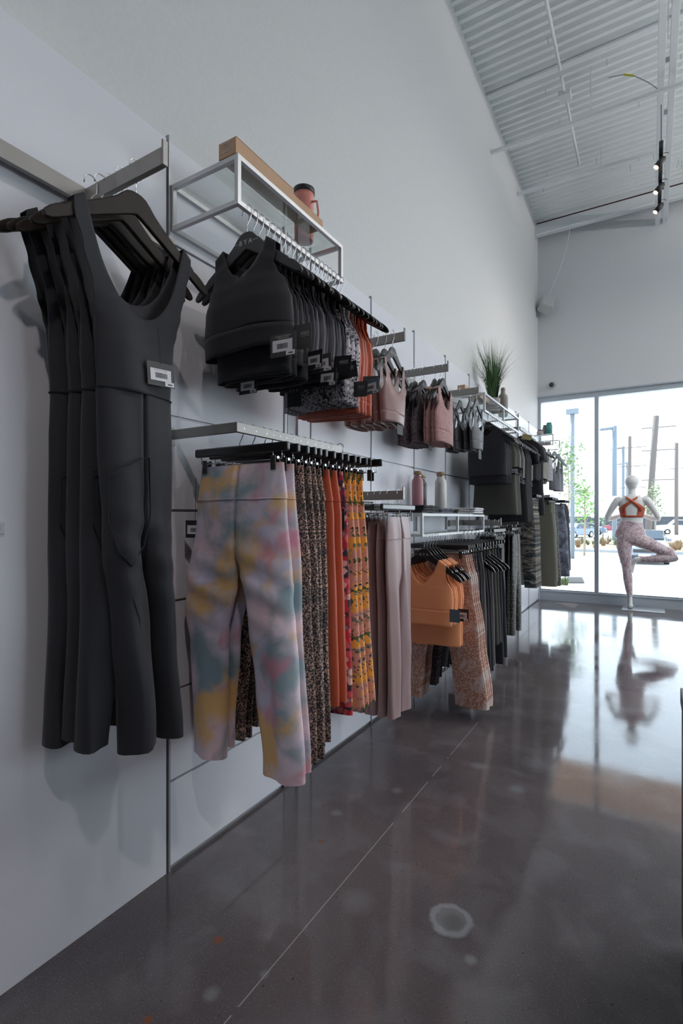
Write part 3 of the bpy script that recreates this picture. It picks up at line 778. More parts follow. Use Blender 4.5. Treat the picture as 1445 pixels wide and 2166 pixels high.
FUS = [('A FUSION OF FASHION', .0052, 0, -.009), ('+ PERFORMANCE', .0052, 0, -.0145)]
def framed_text(t, word, w=.03, h=.013, x=.018, z=-.03):
    put_text(word, .010, 'grey_print', t, (x, -.0012, z), (PI/2, 0, 0))
    f = MB(); f.box(x-w/2, x+w/2, -.0012, -.0008, z+h/2-.0008, z+h/2); f.box(x-w/2, x+w/2, -.0012, -.0008, z-h/2, z-h/2+.0008); f.box(x+w/2-.0008, x+w/2, -.0012, -.0008, z-h/2, z+h/2)
    f.obj('lettering', 'grey_print', t)

# ---- long black jumpsuits on the first arm
def make_jumpsuit(seed, key):
    tab = [(-.172, .172, 0, 0, .0135, 0.0), (-.20, .172, 0, 0, .014, 0.0), (-.28, .152, 0, 0, .016, .05), (-.36, .130, 0, 0, .020, .2),
           (-.41, .120, 0, 0, .024, .6), (-.45, .114, 0, 0, .030, .95), (-.50, .112, 0, 0, .034, 1), (-.60, .106, 0, 0, .034, 1)]
    o = sheet_top('jumpsuit', tab, 'black_fab', -.172, -.60, seed, .009, .009, 9, neck=(.146, -.405, -.36), slope=.75)
    prm = dict(crotch=-.93, T=(.034, .040),
               out=[(-.595, .106), (-.72, .110), (-.9, .112), (-1.1, .108), (-1.4, .118), (-1.52, .12)],
               inn=[(-.595, 0), (-.90, 0), (-.97, .012), (-1.2, .022), (-1.52, .045)])
    if seed == 0:
        prm['out'] = [(-.595, .108), (-.75, .112), (-1.0, .11), (-1.25, .118), (-1.475, .135), (-1.54, .135)]
        prm['outL'] = [(-.595, .108), (-.75, .104), (-.95, .09), (-1.2, .062), (-1.4, .045), (-1.54, .045)]
        prm['innL'] = [(-.595, 0), (-.90, 0), (-1.2, -.04), (-1.54, -.060)]
        prm['inn'] = [(-.595, 0), (-.90, 0), (-1.2, .045), (-1.54, .072)]; prm['crumple'] = .005; prm['crz'] = -1.0
    sheet_legs('trouser_legs', 'black_fab', -.595, -1.50+.02*seed, prm, seed+3, o, wr=.014)
    piping('waist_seam', 'seam', o, .109, -.598, .036, .0017)
    # pocket panel outline on the near thigh
    pts = [(-.100, -.033, -.80), (-.06, -.050, -.785), (-.02, -.048, -.765), (.005, -.046, -.76), (.01, -.046, -.90), (-.01, -.047, -.98), (-.045, -.047, -1.03), (-.08, -.040, -.99), (-.10, -.033, -.92)]
    MB().tube(pts+[pts[0]], .0020, 5, False).obj('pocket', 'seam', o, True)
    MB().tube([(-.055, -.040, -1.06), (-.02, -.042, -1.16), (.0, -.03, -1.28)], .0012, 5).obj('leg_seam', 'seam', o, True)
    PR[key] = o
    return o
for i, (x, s, dy) in enumerate([(.245, 0, 0), (.188, 1, .0), (.142, 2, -.006), (.092, 1, -.024)]):
    key = 'jump%d' % s
    if key not in PR: make_jumpsuit(s, key)
    lab = ['long black scoop-neck jumpsuit with price tag, foremost of the four', 'long black jumpsuit directly behind the tagged foremost jumpsuit',
           'long black jumpsuit, second from the wall on its arm', 'long black jumpsuit nearest the wall, leftmost in the picture'][i]
    place(key, x, .855+dy, 2.092, PI/2, lab, 'jumpsuit', 'long black jumpsuits', 0)
jt = add_tag(PR['jump0'], (.040, -.046, -.512), .086, .060, 'tag', ry=math.radians(-4), txt=[('Synergy Bodysuit Black', .0045, -.002, -.020)], string=.09)
for c_ in jt.children: c_.location.y -= .0006
for i, (x, dy, rz) in enumerate([(.245, 0, 0), (.188, 0, .03), (.142, .0, -.03), (.118, -.012, .02), (.092, -.024, 0)]):
    place('hang_worn', x, .856+dy, 2.0945, PI/2+rz, ['worn black wooden hanger in the foremost long black jumpsuit', 'worn black wooden hanger second from the front of the jumpsuits',
        'worn black wooden hanger in the middle of the jumpsuit arm', 'worn black wooden hanger, second from the wall on the jumpsuit arm', 'worn black wooden hanger closest to the wall among the jumpsuits'][i], 'hanger', 'hangers of the jumpsuits')

# ---- crop tops and bras
def bra(key, m, tab, zt, zb, band=.055, seed=0, wr=.004, mband=None, name='sports_bra', step=.009, bandname='hem_band', neck=None, slope=.7):
    if neck is None: neck = NECK[id(tab)] if id(tab) in NECK else (.088, -.27, -.25)
    zt = tab[0][0]
    o = sheet_top(name, tab, m, zt, zb+band if band else zb, seed, wr, step, neck=neck, slope=slope)
    if band:
        z1 = zb+band; w, nf, nb, T, e = lerp_table(tab, z1)
        t2 = [(z1+.001, w*1.01, 0, 0, T*1.05, 1), (z1-.006, w*.995, 0, 0, T*.99, 1), (zb, lerp_table(tab, zb)[0], 0, 0, T, 1)]
        sheet_top(bandname, t2, mband or m, z1+.001, zb, seed, wr*1.2, .012, parent=o)
    PR[key] = o; return o
HI = [(-.134, .122, 0, 0, .012, 0), (-.165, .122, 0, 0, .014, .1), (-.195, .118, 0, 0, .024, .3), (-.225, .128, 0, 0, .030, .6),
      (-.27, .154, 0, 0, .040, .95), (-.32, .172, 0, 0, .046, 1), (-.40, .178, 0, 0, .046, 1), (-.47, .174, 0, 0, .046, 1)]
TH = [(-.156, .120, 0, 0, .012, 0), (-.19, .120, 0, 0, .0135, 0), (-.22, .120, 0, 0, .018, .1), (-.25, .128, 0, 0, .022, .3), (-.275, .140, 0, 0, .026, .7), (-.30, .150, 0, 0, .030, .95), (-.36, .155, 0, 0, .034, 1), (-.46, .148, 0, 0, .034, 1)]
RB = [(-.158, .112, 0, 0, .0115, 0), (-.19, .110, 0, 0, .0125, 0), (-.24, .106, 0, 0, .018, .1), (-.28, .120, 0, 0, .024, .3), (-.305, .122, 0, 0, .030, .8), (-.33, .124, 0, 0, .034, 1), (-.40, .116, 0, 0, .036, 1), (-.45, .108, 0, 0, .034, 1)]
NECK = {id(HI): (.088, -.235, -.20), id(TH): (.092, -.275, -.25), id(RB): (.098, -.305, -.29)}
bra('crop_front', 'black_fab', HI, -.120, -.465, .066, 1, .003, name='crop_top')
bra('crop_b', 'black_fab', TH, -.13, -.535, .05, 2, name='crop_top')
bra('crop_c', 'charcoal_fab', TH, -.13, -.50, .05, 3, name='crop_top')
bra('crop_s', 'slate_fab', TH, -.13, -.49, .05, 4, name='crop_top')
bra('crop_leo', 'leopard_bw', TH, -.13, -.565, .06, 5, name='crop_top')
bra('crop_rust', 'rust_fab', [(a, b*.95, c, d, t, e) for a, b, c, d, t, e in TH], -.13, -.575, .05, 6, name='crop_top', neck=(.084, -.33, -.40))
ZR1 = 2.1545  # top of the shelf's lower bar
seq = [('crop_front', 'matte'), ('crop_b', 'matte'), ('crop_b', 'matte'), ('crop_c', 'hang'), ('crop_b', 'matte'), ('crop_c', 'hang'), ('crop_s', 'matte'), ('crop_s', 'hang'),
       ('crop_c', 'hang'), ('crop_s', 'hang'), ('crop_c', 'hang'), ('crop_s', 'matte'), ('crop_c', 'hang'), ('crop_leo', 'hang'), ('crop_leo', 'hang'), ('crop_leo', 'hang'),
       ('crop_rust', 'hang'), ('crop_rust', 'hang'), ('crop_rust', 'hang'), ('crop_rust', 'hang')]
desc = {'crop_front': 'black high-neck crop top with two price tags, foremost on the upper rail', 'crop_b': 'black crop top', 'crop_c': 'charcoal crop top',
        'crop_s': 'slate grey crop top', 'crop_leo': 'black and white animal print crop top', 'crop_rust': 'rust orange strappy top'}
cnt = {}
rnd = random.Random(11)
for i, (k_, h_) in enumerate(seq):
    y = 1.225+i*.0295; cnt[k_] = cnt.get(k_, 0)+1
    rz = rnd.uniform(-.07, .07) if i else 0.0
    lab = desc[k_] if i == 0 else '%s, %s of its kind along the upper near rail' % (desc[k_], ORD[cnt[k_]-1])
    x = .2927+rnd.uniform(-.0, .0)
    o = place(k_, x, y, ZR1, rz, lab, 'crop top', 'crop tops on the upper near rail')
    place('hang_matte' if h_ == 'matte' else 'hang', x, y, ZR1+.0022, rz, 'black hanger with silver logo in the foremost black crop top' if i == 0 else 'black hanger on the upper near rail, %s behind the foremost one' % (ORD[i-1] if i <= 12 else '%dth' % i), 'hanger', 'hangers on the upper near rail')
for i, y in enumerate((1.78-.185,)): pass
# tags on the right side of the crop tops
f = PR['crop_front']
t = add_tag(f, (.172, -.040, -.44), .090, .068, 'tag', rz=.05, txt=FUS, string=.10); t['label'] = 'charcoal card with white barcode sticker and silver lettering'
t = add_tag(PR['crop_b'], (.195, -.022, -.405), .082, .072, 'tag', rz=.05, sticker=False, string=.12); framed_text(t, 'PORT')
def tag_on(o, *a, **k): return add_tag(o, *a, **k)
tops = [o for o in COL.objects if o.parent is None and o.get('group') == 'crop tops on the upper near rail']
for i, (dx, dz, mt) in {3: (.175, -.42, 'tag'), 5: (.19, -.43, 'tag_blue'), 8: (.16, -.41, 'tag_dark'), 10: (.17, -.45, 'tag_dark'), 12: (.18, -.39, 'tag_dark'), 14: (.17, -.40, 'tag_dark'), 16: (.16, -.44, 'tag'), 17: (.18, -.41, 'tag')}.items():
    t = add_tag(tops[i], (dx+.01, -.03, dz-.035), .074, .056, mt, rz=rnd.uniform(-.3, .2), ry=rnd.uniform(-.12, .12), sticker=(i < 12), string=.06)
    if i in (12, 14): framed_text(t, 'MARKET', .034, .013, .006, -.022)
    if i in (16, 17): framed_text(t, 'PORT', .03, .013, .008, -.022)
t = add_tag(tops[13], (-.02, -.045, -.50), .066, .072, 'tag_dark', sticker=False, txt=LOGO_T, string=.03)
t = add_tag(tops[2], (-.03, -.05, -.52), .074, .055, 'tag_dark', string=.02)

# arm 2: dusty rose bras, arm 3: leopard tops, arm 4: grey bras
bra('rose', 'rose_fab', RB, -.135, -.455, .05, 7)
bra('leo_dark', 'leopard_dark', [(a, b*1.05, c, d, t, e) for a, b, c, d, t, e in TH], -.13, -.47, .045, 8)
bra('leo_pink', 'leopard_pink', TH, -.13, -.475, .07, 9)
bra('greybra', 'grey_fab', RB, -.135, -.44, .06, 10)
for i, x in enumerate([.305, .262, .225, .185, .145, .105]):
    place('rose', x, 2.295+(-.035, -.03, -.05, -.01, -.04, -.03)[i], 2.088, PI/2, 'dusty rose satin sports bra, %s from the free end of its arm' % ORD[i], 'sports bra', 'dusty rose bras')
    place('hang_small', x, 2.295+(-.035, -.03, -.05, -.01, -.04, -.03)[i], 2.0905, PI/2, 'small black hanger of the %s dusty rose bra from the arm end' % ORD[i], 'hanger', 'hangers of the rose bras')
for i, x in enumerate([.320, .297, .272, .205, .178, .150, .122, .092]):
    k_ = 'leo_pink' if i < 3 else 'leo_dark'
    place(k_, x, 2.93+(.0, .01, -.01, -.02, .01, -.02, 0, .01)[i], 2.092, PI/2, ('dusty pink leopard print crop top, %s from the arm end' % ORD[i]) if i < 3 else 'dark animal print crop top, %s from the wall on its arm' % ORD[7-i], 'crop top', 'leopard print tops')
    place('hang_small', x, 2.93+(.0, .01, -.01, -.02, .01, -.02, 0, .01)[i], 2.0945, PI/2, 'small black hanger in the leopard print tops, %s from the arm end' % ORD[i], 'hanger', 'hangers of the leopard tops')
for i, x in enumerate([.335, .285, .225, .16]):
    k_ = 'greybra'
    place(k_, x, 3.56+(.0, .02, -.02, .01)[i], 2.092, PI/2, 'shiny grey sports bra beside the plant shelf, %s from the arm end' % ORD[i], 'sports bra', 'grey bras')
    place('hang_small', x, 3.56+(.0, .02, -.02, .01)[i], 2.0945, PI/2, 'small black hanger of the grey bras, %s from the arm end' % ORD[i], 'hanger', 'hangers of the grey bras')
for k_, dx in (('rose', .02), ('greybra', -.02), ('leo_dark', .03)): add_tag(PR[k_], (dx, -.03, -.43), .066, .075, 'tag_dark', sticker=False, txt=LOGO_T, string=.03)

# ---- leggings
def leg_prm(**k):
    d = dict(crotch=-.45, T=(.011, .015), out=[(-.115, .165), (-.30, .185), (-.60, .195), (-.98, .205)], inn=[(-.115, 0), (-.43, 0), (-.50, .012), (-.7, .05), (-.98, .075)])
    d.update(k); return d
def leggings(key, m, zb=-1.04, seed=0, prm=None, band=True, wr=.003, mband=None):
    prm = prm or leg_prm()
    o = sheet_legs('leggings', m, -.235 if band else -.128, zb, prm, seed, wr=wr)
    if band:
        pb = dict(prm); pb['T'] = (.009, .011); sheet_legs('waistband', mband or m, -.128, -.234, dict(prm, T=(prm['T'][0]*.9, prm['T'][0]*1.0)), seed, o, wr=wr*.6)
        (w,) = lerp_table(prm['out'], -.235); piping('waistband_seam', mband or m, o, w+.001, -.2345, prm['T'][0]+.003, .0015)
    PR[key] = o; return o
ZR2 = 1.472
fp = leg_prm(crotch=-.42, T=(.024, .034), out=[(-.12, .172), (-.24, .182), (-.5, .205), (-.75, .224), (-1.02, .246)], inn=[(-.12, 0), (-.40, 0), (-.47, .012), (-.60, .040), (-.8, .070), (-1.02, .10)],
             outL=[(-.12, .165), (-.3, .185), (-.50, .225), (-.60, .235), (-.70, .215), (-1.02, .19)], innL=[(-.12, 0), (-.40, 0), (-.50, .012), (-.65, .05), (-.8, .055), (-1.02, .055)], crumple=.009, crz=-.50, hemslant=0)
leggings('tiedye', 'tie_dye', -1.055, 1, fp, wr=.009)
leggings('tiedye2', 'tie_dye', -1.045, 2, leg_prm(T=(.018, .022), out=[(-.12, .170), (-.5, .20), (-1.02, .232)]), wr=.006)
leggings('speck', 'speckle', -1.045, 3, leg_prm(out=[(-.12, .170), (-.5, .198), (-1.02, .222)])); leggings('speck2', 'speckle', -1.02, 4)
leggings('rust', 'rust_fab', -.92, 5, leg_prm(T=(.014, .018))); leggings('redf', 'red_floral', -.98, 6); leggings('orf', 'orange_floral', -.97, 7, leg_prm(T=(.014, .018), out=[(-.12, .170), (-.5, .195), (-1.02, .225)]))
rowA = [('tiedye', 1.205), ('tiedye2', 1.262), ('speck', 1.315), ('speck', 1.350), ('speck2', 1.385), ('speck2', 1.42), ('rust', 1.465), ('rust', 1.505), ('redf', 1.548), ('orf', 1.60), ('orf', 1.645), ('orf', 1.69)]
dA = {'tiedye': 'pastel tie-dye leggings, foremost of all the leggings', 'tiedye2': 'pastel tie-dye leggings right behind the foremost pair', 'speck': 'copper-speckled black leggings', 'speck2': 'copper-speckled black leggings',
      'rust': 'rust orange leggings', 'redf': 'red floral print leggings between the rust and the orange floral pairs', 'orf': 'orange flower print leggings'}
cnt = {}; rnd = random.Random(4)
def trow(row, z, descs, rail, group, X=.2927, jit=.05, cat='leggings', zfun=None):
    cnt = {}; tot = {}
    for k_, y in row: tot[descs[k_]] = tot.get(descs[k_], 0)+1
    for i, (k_, y) in enumerate(row):
        d_ = descs[k_]; cnt[d_] = cnt.get(d_, 0)+1; rz = rnd.uniform(-jit, jit) if i else 0
        lab = (d_ if len(d_.split()) > 5 else d_+' on the '+rail) if tot[d_] == 1 else '%s, %s pair along the %s' % (d_, ORD[cnt[d_]-1], rail)
        place(k_, X-.012, y, z, rz, lab, cat, group)
        place('trous', X-.012, y, z+.0025, rz, 'black clip hanger on the %s, %s from the front' % (rail, ORD[i] if i < 12 else '%dth' % (i+1)), 'hanger', 'clip hangers on the '+rail)
trow(rowA, ZR2, dA, 'near lower rail', 'leggings on the near lower rail')
for i, y in enumerate((1.725, 1.755)): place('trous', .2807+.03*i, y, ZR2+.0025, 0, 'empty black clip hanger at the far end of the near lower rail, %s' % ('the nearer one' if i == 0 else 'the last one'), 'hanger', 'clip hangers on the near lower rail')
t = add_tag(PR['tiedye'], (-.195, .0, -.30), .075, .058, 'tag_dark', string=.14, rz=.2); t['label'] = 'black card with white barcode sticker'
red = PR['redf']; t = add_tag(red, (.155, -.018, -.26), .055, .075, 'tag_dark', sticker=False, txt=[('A FUSION OF FASHION', .004, 0, -.012), ('+ PERFORMANCE', .004, 0, -.018), ('B Y A', .012, 0, -.042)], string=.05)

# mauve leggings on the lower arm
leggings('mauve', 'mauve_fab', -1.08, 8, leg_prm(crotch=-.40, T=(.018, .024), out=[(-.12, .125), (-.3, .14), (-.6, .13), (-1.05, .115)], inn=[(-.12, 0), (-.38, 0), (-.5, .006), (-1.05, .012)], outL=[(-.12, .125), (-.3, .14), (-.6, .12), (-1.05, .10)]), wr=.010)
for i, x in enumerate([.325, .270, .235, .20, .165, .125]):
    place('mauve', x, 2.285, 1.313, PI/2+(0, .05, -.06, .05, -.04, .03)[i], 'mauve satin leggings, %s pair from the free end of the lower arm' % ORD[i], 'leggings', 'mauve leggings')
    place('trous', x, 2.285, 1.3155, PI/2+(0, .05, -.06, .05, -.04, .03)[i], 'black clip hanger of the mauve leggings, %s from the arm end' % ORD[i], 'hanger', 'clip hangers of the mauve leggings')

# rail under the bottle shelf
ZR3 = 1.0895
bra('orange', 'orange_fab', [(a*1.0, b*1.08, c, d, t, e) for a, b, c, d, t, e in TH], -.13, -.50, .085, 11, name='tank_top')
bra('orange_long', 'orange_fab', [(a*1.0, b*1.10, c, d, t, e) for a, b, c, d, t, e in TH], -.13, -.64, .0, 12, name='tank_top')
for i, (k_, y) in enumerate([('orange', 2.70), ('orange', 2.745), ('orange', 2.79), ('orange_long', 2.835), ('orange_long', 2.88)]):
    lab = ['apricot orange cropped tank top, foremost under the bottle shelf', 'apricot orange cropped tank top, second from the front', 'apricot orange cropped tank top in the middle of the orange tops',
           'longer apricot orange tank top, nearer of the two long ones', 'longer apricot orange tank top in front of the snakeskin leggings'][i]
    place(k_, .292, y, ZR3, (0, .06, -.05, .05, -.03)[i], lab, 'tank top', 'orange tank tops')
    place('hang', .292, y, ZR3+.0025, (0, .06, -.05, .05, -.03)[i], 'black hanger in the orange tank tops, %s from the front' % ORD[i], 'hanger', 'hangers of the orange tops')
for dx, dz, mt, r_ in ((.185, -.40, 'tag_blue', .1), ):
    add_tag(PR['orange'], (dx, -.03, dz), .055, .070, mt, rz=r_, sticker=False, string=.06)
add_tag(PR['orange_long'], (.18, -.03, -.42), .07, .07, 'tag_dark', string=.06)
sp_prm = leg_prm(T=(.014, .019), out=[(-.12, .172), (-.3, .21), (-.6, .25), (-1.0, .30)], inn=[(-.12, 0), (-.40, 0), (-.5, .03), (-.8, .085), (-1.0, .105)])
leggings('snake', 'snake', -1.01, 13, sp_prm); leggings('snake2', 'snake', -1.02, 14, sp_prm)
leggings('leod', 'leopard_dark', -.98, 15); leggings('charl', 'charcoal_fab', -.92, 16, leg_prm(out=[(-.12, .17), (-.5, .195), (-1.0, .21)])); leggings('oliv', 'olive_dark_fab', -.78, 17)
leggings('blk', 'black_fab', -.95, 18); leggings('brown', 'brown_fab', -.90, 19)
rowB = [('snake', 2.95), ('snake2', 2.99), ('snake', 3.03), ('snake2', 3.07), ('leod', 3.13), ('leod', 3.17), ('blk', 3.22), ('brown', 3.30), ('charl', 3.36), ('charl', 3.43), ('brown', 3.50), ('oliv', 3.58), ('oliv', 3.65), ('blk', 3.72), ('charl', 3.80)]
dB = {'snake': 'tan snakeskin print leggings', 'snake2': 'tan snakeskin print leggings', 'leod': 'dark rose animal print leggings', 'blk': 'black leggings', 'brown': 'taupe brown leggings', 'charl': 'charcoal leggings', 'oliv': 'short dark olive leggings'}
trow(rowB, ZR3, dB, 'rail under the bottle shelf', 'leggings under the bottle shelf', jit=.04)
for i in range(5):
    place('hang_matte' if i % 2 else 'hang', .31+.01*i, 3.325+.052*i, ZR3+.0025, .02*(i-2), 'black hanger holding nothing visible among the dark leggings, %s from the front' % ORD[i], 'hanger', 'shirt hangers among the dark leggings')

# arms behind the bottle shelf
leggings('spotl', 'spot_dark', -1.02, 20, leg_prm(T=(.016, .02), out=[(-.12, .15), (-.5, .16), (-1.0, .16)])); leggings('oliveg', 'olive_dark_fab', -.98, 21, leg_prm(T=(.016, .02), out=[(-.12, .15), (-.5, .16), (-1.0, .16)]))
for yc, kk, nm in ((4.19, 'oliveg', 'dark olive leggings'), (4.80, 'spotl', 'small spotted dark leggings')):
    for i, x in enumerate([.335, .30, .255, .20]):
        place(kk, x, yc, 1.163, PI/2+.03*(i % 2), '%s on the arm behind the bottle shelf, %s from the arm end' % (nm, ORD[i]), 'leggings', nm)
        place('trous', x, yc, 1.1655, PI/2+.03*(i % 2), 'black clip hanger of the %s, %s from the arm end' % (nm, ORD[i]), 'hanger', 'clip hangers of the '+nm)

# camo, olive and navy leggings towards the window
leggings('camo', 'camo', -.96, 22, leg_prm(out=[(-.12, .16), (-.5, .18), (-1.0, .19)])); leggings('olive', 'olive_fab', -1.04, 23, leg_prm(T=(.016, .024), out=[(-.12, .18), (-.5, .21), (-1.0, .23)], inn=[(-.12, 0), (-.43, 0), (-.5, .004), (-1, .01)]))
leggings('green', 'green_fab', -1.0, 24, leg_prm(out=[(-.12, .18), (-.5, .2), (-1.0, .215)])); leggings('spot2', 'spot_dark', -1.06, 25, leg_prm(out=[(-.12, .18), (-.5, .205), (-1.0, .23)])); leggings('navy', 'navy_dye', -1.02, 26, leg_prm(T=(.02, .03), out=[(-.12, .17), (-.5, .21), (-1.0, .235)], inn=[(-.12, 0), (-.43, 0), (-.5, .004), (-1, .01)])); leggings('navy2', 'slate_fab', -.98, 27)
dC = {'camo': 'smoky camouflage leggings', 'olive': 'wide olive leggings', 'green': 'sage green leggings', 'spot2': 'black spotted leggings', 'navy': 'navy tie-dye wide leggings', 'navy2': 'slate grey leggings', 'brown': 'taupe brown leggings'}
trow([('camo', 5.13+.038*i) for i in range(7)], ZR2, dC, 'rail of camouflage leggings', 'camouflage leggings', X=.28)
trow([('olive', 5.97), ('olive', 6.03), ('green', 6.10), ('green', 6.16), ('spot2', 6.22), ('spot2', 6.28), ('brown', 6.34)], ZR2, dC, 'rail of olive leggings', 'leggings on the rail of olive pairs')
trow([('navy', 6.92), ('navy', 6.98), ('navy2', 7.10), ('navy2', 7.22), ('navy2', 7.32)], ZR2, dC, 'rail nearest the window', 'leggings nearest the window')

# upper rails: dark tees and tops
def tee(key, m, zb, seed, sleeves=True, hw=.15, name='t_shirt', wr=.006):
    tab = [(-.140, .118, 0, 0, .012, 0), (-.17, .122, 0, 0, .016, .1), (-.22, hw-.02, 0, 0, .024, .3), (-.26, hw-.01, 0, 0, .030, .8), (-.32, hw, 0, 0, .034, 1), (-.5, hw*.99, 0, 0, .036, 1), (-.85, hw*1.08, 0, 0, .036, 1)]
    if sleeves: tab = [(-.126, .15, 0, 0, .012, 0), (-.16, .165, 0, 0, .016, .1), (-.22, hw+.01, 0, 0, .024, .5), (-.26, hw, 0, 0, .030, .9), (-.32, hw, 0, 0, .034, 1), (-.5, hw*.99, 0, 0, .036, 1), (-.85, hw*1.08, 0, 0, .036, 1)]
    o = sheet_top(name, tab, m, tab[0][0], zb, seed, wr, .012, neck=(.060, -.205, -.17), slope=.72)
    if sleeves:
        for s in (-1, 1):
            mb = MB(); loft_into(mb, [(s*(hw-.02), 0, -.19, .042, .014), (s*(hw+.015), 0, -.225, .045, .022), (s*(hw+.03), 0, -.28, .040, .026), (s*(hw+.036), 0, -.34, .036, .026)], 14)
            mb.obj('sleeve', m, o, True)
    PR[key] = o; return o
tee('tee_black', 'black_fab', -.52, 31); tee('tunic_olive', 'olive_dark_fab', -.80, 32, False, .165); tee('tunic_black', 'black_fab', -.86, 33, False, .165)
tee('top_stripe', 'stripe', -.50, 34, False, .15, 'tank_top'); tee('top_navy', 'navy_fab', -.50, 35, False, .15, 'tank_top'); tee('top_check', 'check', -.48, 36, False, .14, 'tank_top')
tee('tee_char', 'charcoal_fab', -.50, 37, False); tee('crop_dark', 'black_fab', -.56, 38, False, name='crop_top')
add_tag(PR['tunic_olive'], (.16, -.035, -.42), .07, .06, 'tag_dark', string=.04); add_tag(PR['tee_black'], (-.10, -.045, -.47), .06, .05, 'tag_dark', string=.03)
add_tag(PR['top_stripe'], (.13, -.035, -.48), .06, .055, 'tag_dark', string=.03)
dU = {'crop_dark': 'black sleeveless top', 'tee_black': 'black short-sleeved tee', 'tee_char': 'charcoal sleeveless top', 'tunic_olive': 'long dark olive tunic', 'tunic_black': 'long black tunic', 'top_stripe': 'olive striped tank top', 'top_navy': 'navy tank top', 'top_check': 'fine striped black and white tank top'}
def urow(row, z, rail, group, X=.2927, jit=.06):
    cnt = {}; tot = {}
    for k_, y in row: tot[k_] = tot.get(k_, 0)+1
    for i, (k_, y) in enumerate(row):
        cnt[k_] = cnt.get(k_, 0)+1; rz = rnd.uniform(-jit, jit)
        lab = '%s on the %s' % (dU[k_], rail) if tot[k_] == 1 else '%s, %s along the %s' % (dU[k_], ORD[cnt[k_]-1], rail)
        place(k_, X, y, z, rz, lab, 'top', group)
        place('hang', X, y, z+.0025, rz, 'black hanger on the %s, %s from the front' % (rail, ORD[i] if i < 12 else '%dth' % (i+1)), 'hanger', 'hangers on the '+rail)
urow([('tee_char', 3.99), ('crop_dark', 4.03), ('tee_char', 4.07), ('crop_dark', 4.11), ('crop_dark', 4.16), ('tunic_olive', 4.22), ('tunic_olive', 4.27), ('tunic_olive', 4.32), ('tunic_olive', 4.37),
      ('top_stripe', 4.43), ('top_stripe', 4.48), ('top_navy', 4.53), ('top_navy', 4.58), ('top_stripe', 4.63), ('tunic_black', 4.68), ('tunic_black', 4.74), ('tunic_black', 4.80), ('tunic_black', 4.86), ('tee_black', 4.93), ('top_stripe', 5.0)], 2.0045, 'plant shelf rail', 'tops under the plant shelf')
urow([('tee_black', 5.22), ('tee_black', 5.28), ('tee_black', 5.34), ('tee_char', 5.40), ('tunic_black', 5.46), ('top_stripe', 5.54), ('top_stripe', 5.62), ('top_stripe', 5.70), ('top_check', 5.80), ('top_check', 5.88)], 2.065, 'rail beyond the plant shelf', 'tops on the rail beyond the plant shelf')
o = MB().box(-.045, .045, -.0006, .0006, -.05, 0).obj('size_divider', mat('pale_yellow_card', (.55, .45, .22), .6)); o.location = (.36, 5.17, 1.985); o.rotation_euler = (0, .25, 0)
tag(o, 'pale yellow card on the shoulder of the tops beyond the plant shelf', 'card')
# strappy tops below the shelf next to the window
ST = [(-.160, .10, .090, .090, .006, 0), (-.20, .10, .088, .088, .008, 0), (-.33, .10, .075, .08, .014, .1), (-.38, .12, .0, .03, .02, .8), (-.42, .125, 0, 0, .026, 1), (-.62, .12, 0, 0, .03, 1)]
bra('strappy', 'slate_fab', ST, -.13, -.60, .0, 41, name='tank_top', neck=(.088, -.37, -.42))
for i, y in enumerate((7.28, 7.60)):
    place('strappy', .2927, y, 2.1445, (1.15, 1.2)[i], 'slate grey strappy tank top under the window shelf, %s one' % ORD[i], 'tank top', 'strappy tops by the window')
    place('hang', .2927, y, 2.147, (1.15, 1.2)[i], 'black hanger under the window shelf, %s from the front' % ORD[i], 'hanger', 'hangers by the window')
# more tops on an arm between rails
face_out(6.60, 2.10, 'brushed metal arm between the tee rail and the window shelf')
for i, x in enumerate([.33, .28, .22]):
    place('top_check', x, 6.60, 2.10, PI/2, 'fine striped tank top on the arm before the window shelf, %s from its end' % ORD[i], 'tank top', 'striped tops on the arm before the window shelf')
    place('hang_small', x, 6.60, 2.1025, PI/2, 'small black hanger on the arm before the window shelf, %s from the arm end' % ORD[i], 'hanger', 'hangers on the arm before the window shelf')

# ------------------------------------------------------------------ shelf goods
bx = empty('cardboard_box', (.252, 1.43, 2.2982), math.radians(0))
cbx = MB().box(-.036, .036, -.25, .05, 0, .050); cbx.box(-.034, .034, .05, .24, 0, .036); cbx.obj('carton', 'cardboard', bx, bevel=.0015)
MB().box(-.0365, .0365, -.249, .05, .0502, .0512).obj('lid_flap', 'cardboard', bx)
for i, s_ in enumerate(('ALWAYS', 'HELLO', 'MOVING')): put_text(s_, .010, 'white_print', bx, (-.003, -.2506, .042-.013*i), (PI/2, 0, 0))
tag(bx, 'long brown cardboard box on the glass top of the nearest shelf', 'box')
tb = empty('tumbler', (.172, 1.705, 2.2982)); tb.scale = (1.13, 1.13, 1.26)
MB().lathe([(.030, 0), (.034, .002), (.036, .13), (.0365, .150)], n=28).obj('body', 'coral', tb, True)
MB().lathe([(.0375, .150), (.039, .152), (.039, .166), (.036, .168)], n=28).obj('lid', 'black_plastic', tb, True)
MB().tube([(.036, 0, .04), (.058, 0, .045), (.062, 0, .08), (.056, 0, .115), (.036, 0, .12)], .004, 8).obj('handle', 'coral', tb, True)
tag(tb, 'coral pink insulated tumbler with black lid on the nearest shelf', 'tumbler')
